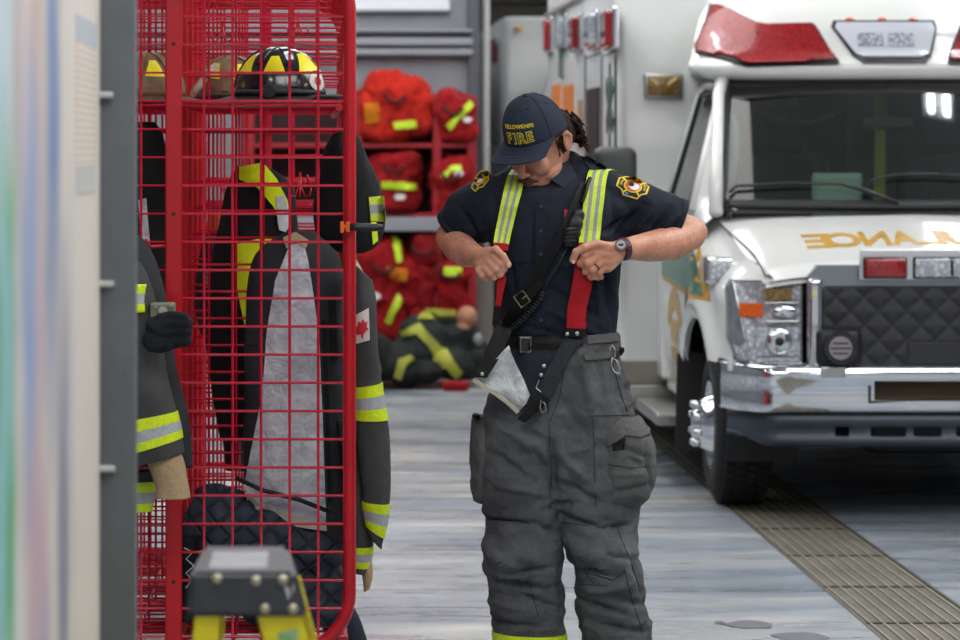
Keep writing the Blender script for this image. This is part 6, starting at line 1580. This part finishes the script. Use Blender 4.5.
# seams
def seam(pts, r=.0013, m='seam', tree=None, off=.0006, par=None, name='seam'):
    P = []
    for (a, b) in zip(pts[:-1], pts[1:]):
        for i in range(8):
            p = hitpx(tree or tt, lerp(a[0], b[0], i/8), lerp(a[1], b[1], i/8), off)
            if p: P.append(p)
    if len(P) > 2: MB().tube(P, r, 6).build(name, M[m], par or man)
for pts in ([(590, 416), (634, 415)], [(593, 418), (596, 520)], [(489, 519), (525, 520), (531, 526)], [(525, 522), (528, 576), (540, 624)], [(562, 522), (600, 528), (617, 526)], [(612, 530), (622, 560), (632, 600), (644, 636)], [(617, 528), (630, 560), (640, 590)], [(548, 400), (552, 500)], [(556, 540), (559, 628)], [(568, 345), (560, 395), (549, 425)], [(612, 362), (622, 398), (628, 414)], [(585, 572), (595, 585)], [(577, 584), (612, 586)]): seam(pts)
# knee reinforcements
for P in ([(489, 522), (526, 522), (530, 548), (529, 574), (520, 582), (496, 578), (488, 562)], [(566, 528), (610, 528), (618, 545), (624, 568), (612, 580), (584, 572), (574, 555)]): patch(tt, P, M['trou'], 'knee_pad', man, .0035, .004, 2.5)
# cargo pocket, picture right
pk = [(596, 420, 640, 417, 9.345, .05), (598, 435, 648, 430, 9.34, .085), (601, 455, 654.5, 450, 9.338, .10), (601, 478, 655, 474, 9.34, .10), (599, 497, 650, 494, 9.345, .085), (597, 508, 638, 508, 9.35, .05)]
mb = MB(); mb.loft(limbrings(pk, 0, 1, 30, n=32, pw=.75)); mp = remesh(mb, .0055, 3)
PF = FL([(602, 470, 645, 468, .004, .006), (610, 440, 650, 455, -.007, .008), (605, 488, 645, 480, -.006, .009), (640, 440, 648, 490, -.007, .007), (622, 452, 640, 462, -.006, .007)])
displace(mp, lambda c, n: c+n*(foldfn(c, n, PF))+n*wrink(c, .004, 13, 4, (1, 1, 1)))
pko = link(mp, 'cargo_pocket', M['trou2'], man); tp = bvh(mp)
patch(tp, [(588, 419), (638, 419), (652, 433), (640, 438), (626, 436), (606, 448), (594, 430)], M['trou2'], 'pocket_flap', pko, .003, .004, 5)
patch(tp, [(611, 441), (626, 438), (624, 450), (614, 451)], M['leatherb'], 'pocket_loop', pko, .001, .003, 4)
seam([(605, 464), (630, 468), (653, 466)], tree=tp, par=pko); seam([(603, 440), (601, 505)], tree=tp, par=pko)
# thin pocket at the picture left
pk2 = [(473, 417, 492, 416, 9.43, .05), (471.5, 440, 495, 440, 9.43, .09), (471, 470, 496, 470, 9.43, .09), (472, 492, 492, 496, 9.43, .07), (474, 501, 486, 503, 9.43, .04)]
mp = remesh(MB().loft(limbrings(pk2, 0, 1, 24, n=24)), .0055, 3); displace(mp, lambda c, n: c+n*wrink(c, .005, 14, 3, (1, 1, 1)))
pk2o = link(mp, 'cargo_pocket', M['trou2'], man); MB().ell(B(476, 416, -.02), (.012, .03, .010)).build('pocket_tab', M['leatherb'], pk2o, smooth=True)
# reflective cuffs, boots
for s_ in (secL, secR):
    cuff(s_, .785 if s_ is secL else .845, .89 if s_ is secL else .93, 'reflective_cuff', M['tri'], man, grow=.010, k=7, n=36)
for (x0, x1) in ((500, 558), (592, 650)):
    bt = empty('boot', B((x0+x1)/2, 700)); setpar(bt, man); cxp = (x0+x1)/2
    mb = MB(); mb.tube([B(cxp, 655), B(cxp, 690)], [.075, .07], 24); mb.ell(B(cxp, 699, -.06), (.055, .15, .05), p=.85); mb.ell(B(cxp, 700, .03), (.055, .08, .05))
    me = remesh(mb, .007, 4)
    for v in me.vertices: v.co.z = max(v.co.z, .012)
    link(me, 'boot_upper', M['leatherb'], bt)
    MB().ell(B(cxp, 700, -.03)+Vector((0, 0, -B(0, 700).z+.012)), (.062, .165, .012), p=.5).build('boot_sole', M['rubber'], bt)

# ---- braces
M['brace'] = band_mat('brace_band', [(0, 'c6dc28'), (.22, '8b8f8b'), (.40, 'c6dc28'), (.60, '8b8f8b'), (.78, 'c6dc28')], .5, along='U')
M['bracered'] = fabric('brace_red', '96141c', 'b5222a', vs=12)
br = empty('braces', B(550, 200, -.1)); setpar(br, man)
def strap(cent, wid, m, name, par, th=.003, tree=tsh, off=.006, ref=None, wdir=None):
    """strap laid over the chest: centre line in the picture, resampled"""
    L_, R_ = [], []; n = 26
    for i in range(n+1):
        t = i/n*(len(cent)-1); k = min(int(t), len(cent)-2); u = t-k
        c = [lerp(a, b, u) for a, b in zip(cent[k], cent[k+1])]; nx = cent[k+1][0]-cent[k][0]; ny = cent[k+1][1]-cent[k][1]; l = math.hypot(nx, ny)
        w_ = lerp(wid[k], wid[k+1], u)/2; ex, ey = ny/l*w_, -nx/l*w_
        if wdir: ex, ey = wdir[0]*w_, wdir[1]*w_
        dd = c[2]
        L_.append(B(c[0]-ex, c[1]-ey, dd)); R_.append(B(c[0]+ex, c[1]+ey, dd))
    return MB().ribbon(L_, R_, th).build(name, m, par, smooth=False)
def chestdy(px, py, extra=.008):
    d = (W(px, py, 1.0)-EYEPT).normalized(); h = tsh.ray_cast(EYEPT, d); return (h[0].y-YM_-extra) if h[0] else -.1
def over(cent, ex=.008): return [(x, y, min(chestdy(x+k, y+j, ex) for k in (-9, -5, 0, 5, 9) for j in (-4, 0, 4) if chestdy(x+k, y+j, ex) > -.19)) for x, y in cent]
c1 = [(608, 171, .07), (604, 168.5, .03), (599, 170, -.03)]+over([(597, 176), (595.5, 185), (594, 200), (592, 215)], .007)+[(590.5, 230, min(chestdy(590, 230), -.15)), (589, 243, -.178)]
strap(c1, [19, 19.5, 19.5, 20, 20, 20, 20, 20.5, 20.5], M['brace'], 'reflective_brace', br, wdir=(1, .06))
c2 = [(520, 168, .02)]+over([(516, 176), (513, 190), (509, 206), (506, 220)], .007)+[(503, 233, min(chestdy(503, 233), -.13)), (501, 244, -.165)]
strap(c2, [14, 17, 18, 17, 16.5, 16, 15.5], M['brace'], 'reflective_brace', br, wdir=(1, .10))
strap([(588.5, 243, -.176), (587, 255, -.182), (585, 268, -.182), (581, 290, -.168), (577, 308, -.155), (575.5, 327, -.150)], [20.5, 20, 20, 19.5, 19, 18.5], M['bracered'], 'red_brace_end', br, wdir=(1, .03))
strap([(577, 322, -.156), (576, 328.5, -.153)], [19, 19], M['bracered'], 'brace_stitched_end', br, wdir=(1, .05))
strap([(501, 243, -.168), (501, 250, -.172)], [15, 14], M['bracered'], 'red_brace_end', br, wdir=(1, .1))
strap([(502, 266, -.180), (501.5, 280, -.175), (499.5, 296, -.165), (497, 312, -.155)], [5, 9, 6, 5], M['bracered'], 'red_brace_end', br, wdir=(1, 0))
strap([(497, 306, -.16), (496, 325, -.155)], [6, 8], M['leatherb'], 'brace_tab', br, wdir=(1, 0))
# ---- radio strap, buckle, microphone and coiled cord
rs_ = empty('radio_strap', B(545, 270, -.15)); setpar(rs_, man)
cs = [(585, 183), (577, 200), (566, 226), (553, 250), (540, 272), (527, 292), (514, 312), (505, 326)]
strap([(x, y, chestdy(x, y, .012)) for x, y in cs], [8, 8, 9, 10, 11, 12, 12, 11], M['leatherb'], 'leather_strap', rs_, th=.005)
strap([(x+3, y+3, chestdy(x+3, y+3, .020)) for x, y in ((538, 277), (527, 292), (518, 305))], [9, 9, 9], M['leatherb'], 'strap_overlap', rs_, th=.004)
p = B(522, 299, chestdy(522, 299, .03)); a = R(-55)
bk = [(-.016, -.019), (.016, -.019), (.016, .019), (-.016, .019)]
MB().tube([p+Vector((u*math.cos(R(35))-v*math.sin(R(35)), 0, u*math.sin(R(35))+v*math.cos(R(35)))) for u, v in bk], .0028, 8, closed=True).rod(p, p+Vector((.015, -.002, .012)), .002).build('strap_buckle', mat('brass_buckle', '9c8f6a', .3, .9), rs_)
mc = [(578, 215, .019), (575, 224, .023), (572, 233, .026), (570, 241, .022)]
mb = MB()
for x, y, r_ in mc: mb.ell(B(x, y, chestdy(x, y, .018)), (r_, .018, r_*.9), p=.75)
mic = link(remesh(mb, .004, 3), 'speaker_microphone', M['trimblk'], rs_); tm = bvh(mic)
for i in range(5): 
    y = 226+i*4; seam([(563+i*.2, y+1), (580, y-1)], r=.0016, m='leatherb', tree=tm, off=.0018, par=mic, name='grille_rib')
seam([(581, 205), (589, 180)], r=.006, m='leatherb', tree=tsh, off=.02, par=rs_, name='antenna')
pts = []; turns = 26; path = [(543, 291), (540, 300), (531, 311), (520, 322), (510, 330), (500, 330), (499, 322)]
for i in range(turns*10+1):
    t = i/(turns*10)*(len(path)-1); k = min(int(t), len(path)-2); u = t-k; x = lerp(path[k][0], path[k+1][0], u); y = lerp(path[k][1], path[k+1][1], u)
    c = B(x, y, chestdy(x, y, .024) if y < 333 else -.15); d = B(path[k+1][0], path[k+1][1])-B(path[k][0], path[k][1]); d.y = 0; d.normalize(); nn = Vector((-d.z, 0, d.x)); a = 2*math.pi*i/10
    pts.append(c+nn*math.cos(a)*.0085+Vector((0, -1, 0))*math.sin(a)*.0085)
MB().tube(pts, .0024, 6).build('coiled_cord', M['trimblk'], rs_, smooth=True)
MB().tube([B(543, 291, chestdy(543, 291, .024)), B(548, 280, chestdy(548, 280, .02)), B(560, 262, chestdy(560, 262, .02)), B(568, 246, chestdy(568, 246, .02))], .0035, 8).build('straight_cord', M['trimblk'], rs_, smooth=True)
# ---- belt, open fly and flaps
belt = empty('belt', B(545, 343, -.14)); setpar(belt, man)
def ringband(y0, y1, xl_, xr_, dd, m, name, par, dy=0, tilt=0):
    rg = []
    for rr, y in ((0, y0), (.004, y0), (.004, y1), (0, y1)):
        rg.append([B((xl_+xr_)/2+((xr_-xl_)/2+rr/PX)*math.cos(t), y+tilt*math.cos(t), dy)+Vector((0, (dd+rr)*math.sin(t), 0)) for t in [2*math.pi*j/48 for j in range(48)]])
    return MB().loft(rg, cap=False).build(name, m, par, smooth=True)
patch(tt, [(505, 337), (540, 339), (582, 336), (582, 346), (540, 350), (507, 348)], M['leatherb'], 'belt_strap', belt, .004, .004, 4)
p = hitpx(tt, 527, 345, .009); MB().rbox(p+Vector((-.022, -.004, -.026)), p+Vector((.022, .004, .026)), .006).build('buckle', mat('belt_buckle', '3a3b3d', .3, .8), belt)
MB().tube([p+Vector((u, -.006, v)) for u, v in ((-.015, -.02), (.015, -.02), (.015, .02), (-.015, .02))], .0025, 8, closed=True).build('buckle_frame', M['steel'], belt)
# navy station trousers seen in the open fly
fly = []
def tdy(px, py, ex=.004):
    d = (W(px, py, 1.0)-EYEPT).normalized(); h = tt.ray_cast(EYEPT, d); return (h[0].y-YM_-ex) if h[0] else -.14
patch(tt, [(506, 346), (572, 346), (566, 362), (552, 388), (538, 402), (522, 408), (512, 372)], mat('station_trousers', '151b27', .85, var='1c2331', vs=8), 'inner_trousers', man, .002, .004, 4)
ff = empty('fly_flap', B(505, 370, -.17)); setpar(ff, man)
def dy2(x, y): return min(tdy(x, y, .012), -.135)-.01
tri_ = [[(509, 345), (511, 352), (516, 364), (524, 380), (530, 395)], [(502, 352), (505, 362), (511, 375), (519, 391), (526, 404)], [(490, 366), (496, 375), (505, 386), (514, 398), (521, 409)], [(477, 379), (484, 385), (496, 392), (507, 400), (518, 411)]]
rowsA = [[(x, y, -.165-.012*math.sin(i*1.9+j*1.3)-.010*(3-j)*.4) for i, (x, y) in enumerate(r)] for j, r in enumerate(tri_)]
def dens(rows, k=5):
    out = []
    for j in range((len(rows)-1)*k+1):
        t = j/k; a = min(int(t), len(rows)-2); u = t-a; rr = []
        for i in range((len(rows[0])-1)*k+1):
            s_ = i/k; b = min(int(s_), len(rows[0])-2); v = s_-b
            rr.append(tuple(lerp(lerp(rows[a][b][q], rows[a][b+1][q], v), lerp(rows[a+1][b][q], rows[a+1][b+1][q], v), u)+(.004*noise.noise(Vector((i*.45, j*.6, 3))) if q == 2 else 0) for q in range(3)))
        out.append(rr)
    return out
M['flylin'] = fabric('fly_lining', '9b9ea0', 'd6d8d6', wr=30, rough=.4, spec=.5, vs=30)
sheet('silver_lining', dens(rowsA), M['flylin'], .003, ff)
sheet('lining_hem', dens([[(475, 377, -.172), (484, 384, -.176), (496, 391, -.172), (507, 399, -.176), (520, 411, -.17)], [(472, 381, -.172), (482, 388, -.176), (494, 395, -.172), (505, 403, -.176), (517, 414, -.17)]]), mat('hem_cream', 'b5ac98', .8), .004, ff)
sheet('black_flap', dens([[(497, 325, -.158), (489, 342, -.168), (481, 360, -.175), (474, 377, -.18)], [(512, 331, -.16), (505, 346, -.172), (497, 362, -.182), (487, 378, -.188)]]), M['leatherb'], .005, ff)
MB().ell(B(482, 374, -.192), (.0058, .003, .0058)).build('snap', M['steel'], ff, smooth=True)
# the other flap: from under the red strap down to the tip near the crotch
f2_ = empty('fly_flap', B(552, 380, -.17)); setpar(f2_, man)
M['flapgrey'] = fabric('flap_cloth', '26272a', '35363a')
sheet('front_flap', dens([[(565, 337, -.155), (557, 352, -.165), (546, 372, -.175), (536, 392, -.18), (527, 405, -.17)], [(574, 340, -.158), (566, 356, -.172), (556, 378, -.185), (546, 398, -.19), (531, 411, -.175)], [(587, 339, -.155), (572, 352, -.168), (558, 382, -.178), (549, 402, -.185), (536, 413, -.172)]]), M['flapgrey'], .005, f2_)
sheet('flap_tip', dens([[(541, 394, -.192), (531, 404, -.19), (517, 419, -.185)], [(549, 400, -.195), (540, 410, -.195), (525, 423, -.188)]]), M['leatherb'], .005, f2_)
for (x, y) in ((544, 366), (541, 375), (567, 334), (577, 333.5)): MB().ell(B(x, y, -.178 if y < 350 else -.192), (.0062, .004, .0062)).build('snap', M['steel'], f2_, smooth=True)
MB().tube([B(541, 400, -.2), B(545, 404, -.2), B(546, 410, -.198), B(542, 413, -.2), B(540, 408, -.2)], .002, 6, closed=True).tube([B(539, 380, -.2), B(536, 388, -.2), B(541, 392, -.2)], .002, 6).build('flap_hook', M['steel'], f2_)
sheet('brace_anchor', dens([[(566, 329, -.158), (586, 329, -.156)], [(567, 337, -.158), (587, 337, -.156)]], 3), M['leatherb'], .004, f2_)
# trouser waistband and take-up strap with clip
wb_ = [(587, 337), (600, 336), (617, 335), (619, 341), (600, 343), (587, 344)]
patch(tt, wb_, M['trou2'], 'waistband', man, .002, .004, 4)
patch(tt, [(583, 353), (607, 351), (622, 347), (623, 354), (607, 358), (584, 361)], M['trou2'], 'take_up_strap', man, .004, .004, 4)
p0 = B(618, 350, -.06); MB().rbox(p0+Vector((-.012, -.01, -.008)), p0+Vector((.018, .012, .008)), .004).build('strap_end', M['leatherb'], man)
cl = empty('snap_clip', B(615, 365, -.1)); setpar(cl, man)
d0 = tdy(614, 366, .012)
MB().tube([B(612, 358, d0), B(611, 365, d0), B(614, 372, d0), B(619, 374, d0), B(620, 368, d0), B(616, 360, d0)], .0028, 8, closed=True).build('clip_body', M['steel'], cl, smooth=True)
MB().tube([B(610, 349, d0), B(612, 345, d0), B(615, 349, d0), B(615, 357, d0), B(612, 358, d0)], .0022, 8, closed=True).build('swivel', M['steel'], cl, smooth=True)
# watch and ring
wt = empty('wristwatch', B(621, 248, -.16)); setpar(wt, man)
ax = (B(619, 250, -.155)-B(630, 248.5, -.135)).normalized(); u = ax.cross(Vector((0, -1, 0))).normalized(); v = ax.cross(u)
wc_ = B(622.5, 249.2, -.150)
rg = []
for rr, dd in ((.0305, -.011), (.034, -.010), (.034, .010), (.0305, .011)): rg.append([wc_+ax*dd+(u*math.cos(t)+v*math.sin(t))*rr for t in [2*math.pi*j/30 for j in range(30)]])
MB().loft(rg+[rg[0]], cap=False).build('watch_band', mat('maroon_band', '3d1420', .5), wt, smooth=True)
fc = B(621, 245.5, -.193); MB().rod(fc, fc+Vector((-.001, -.009, .003)), .0185, .0175, 24).build('watch_case', mat('maroon_case', '5c1620', .4), wt)
MB().rod(fc+Vector((-.001, -.009, .003)), fc+Vector((-.001, -.0105, .0035)), .0125, n=20).build('watch_face', mat('lcd', '7d8a88', .25), wt)
MB().rbox(fc+Vector((-.008, -.0125, -.0005)), fc+Vector((.006, -.0105, .006)), .001).build('watch_digits', mat('lcd_dark', '2e3634', .4), wt)
rd = (B(592, 270.5, -.208)-B(599, 264, -.199)).normalized(); ru = rd.orthogonal().normalized(); rv = rd.cross(ru); rp = B(596, 266.8, -.2035)
MB().tube([rp+(ru*math.cos(t)+rv*math.sin(t))*.0122 for t in [2*math.pi*j/20 for j in range(20)]], .0018, 8, closed=True).build('ring', mat('dark_ring', '26262a', .3, .8), man, smooth=True)
# ---------------------------------------------------------------- light and camera
w = bpy.data.worlds.new('daylight'); sc.world = w; w.use_nodes = True
w.node_tree.nodes['Background'].inputs[0].default_value = (.93, .96, 1, 1); w.node_tree.nodes['Background'].inputs[1].default_value = .6
for (x, y, sx, sy, e) in ((.5, 4.5, 3.5, 3, 130), (4.2, 9.5, 4, 3, 150), (0, 15, 4, 4, 90), (5.5, 18, 4, 5, 130), (0.2, 20.5, 3, 3, 75), (4.5, 28, 4, 6, 200)):
    l = bpy.data.lights.new('ceiling_glow', 'AREA'); l.shape = 'RECTANGLE'; l.size = sx; l.size_y = sy; l.energy = e*1.75; l.color = (1, .985, .96)
    o = bpy.data.objects.new('ceiling_glow', l); COL.objects.link(o); o.location = (x, y, 4.25)
cam = bpy.data.cameras.new('camera'); co = bpy.data.objects.new('camera', cam); COL.objects.link(co); sc.camera = co
co.location = (0, 0, EYE); co.rotation_euler = (R(90), 0, 0)
cam.sensor_width = 36; cam.lens = F/960*36; cam.shift_x = (480-VX)/960; cam.shift_y = -(320-VY)/960
cam.clip_end = 200; cam.dof.use_dof = True; cam.dof.focus_distance = 9.4; cam.dof.aperture_fstop = 4.8
sc.view_settings.view_transform = 'Standard'; sc.view_settings.look = 'None'; sc.view_settings.gamma = 1; sc.view_settings.exposure = -.26
sc.view_settings.use_curve_mapping = False
sc.cycles.use_denoising = True
sc.cycles.max_bounces = 8; sc.cycles.caustics_reflective = False; sc.cycles.caustics_refractive = False
sc.cycles.sample_clamp_indirect = 6
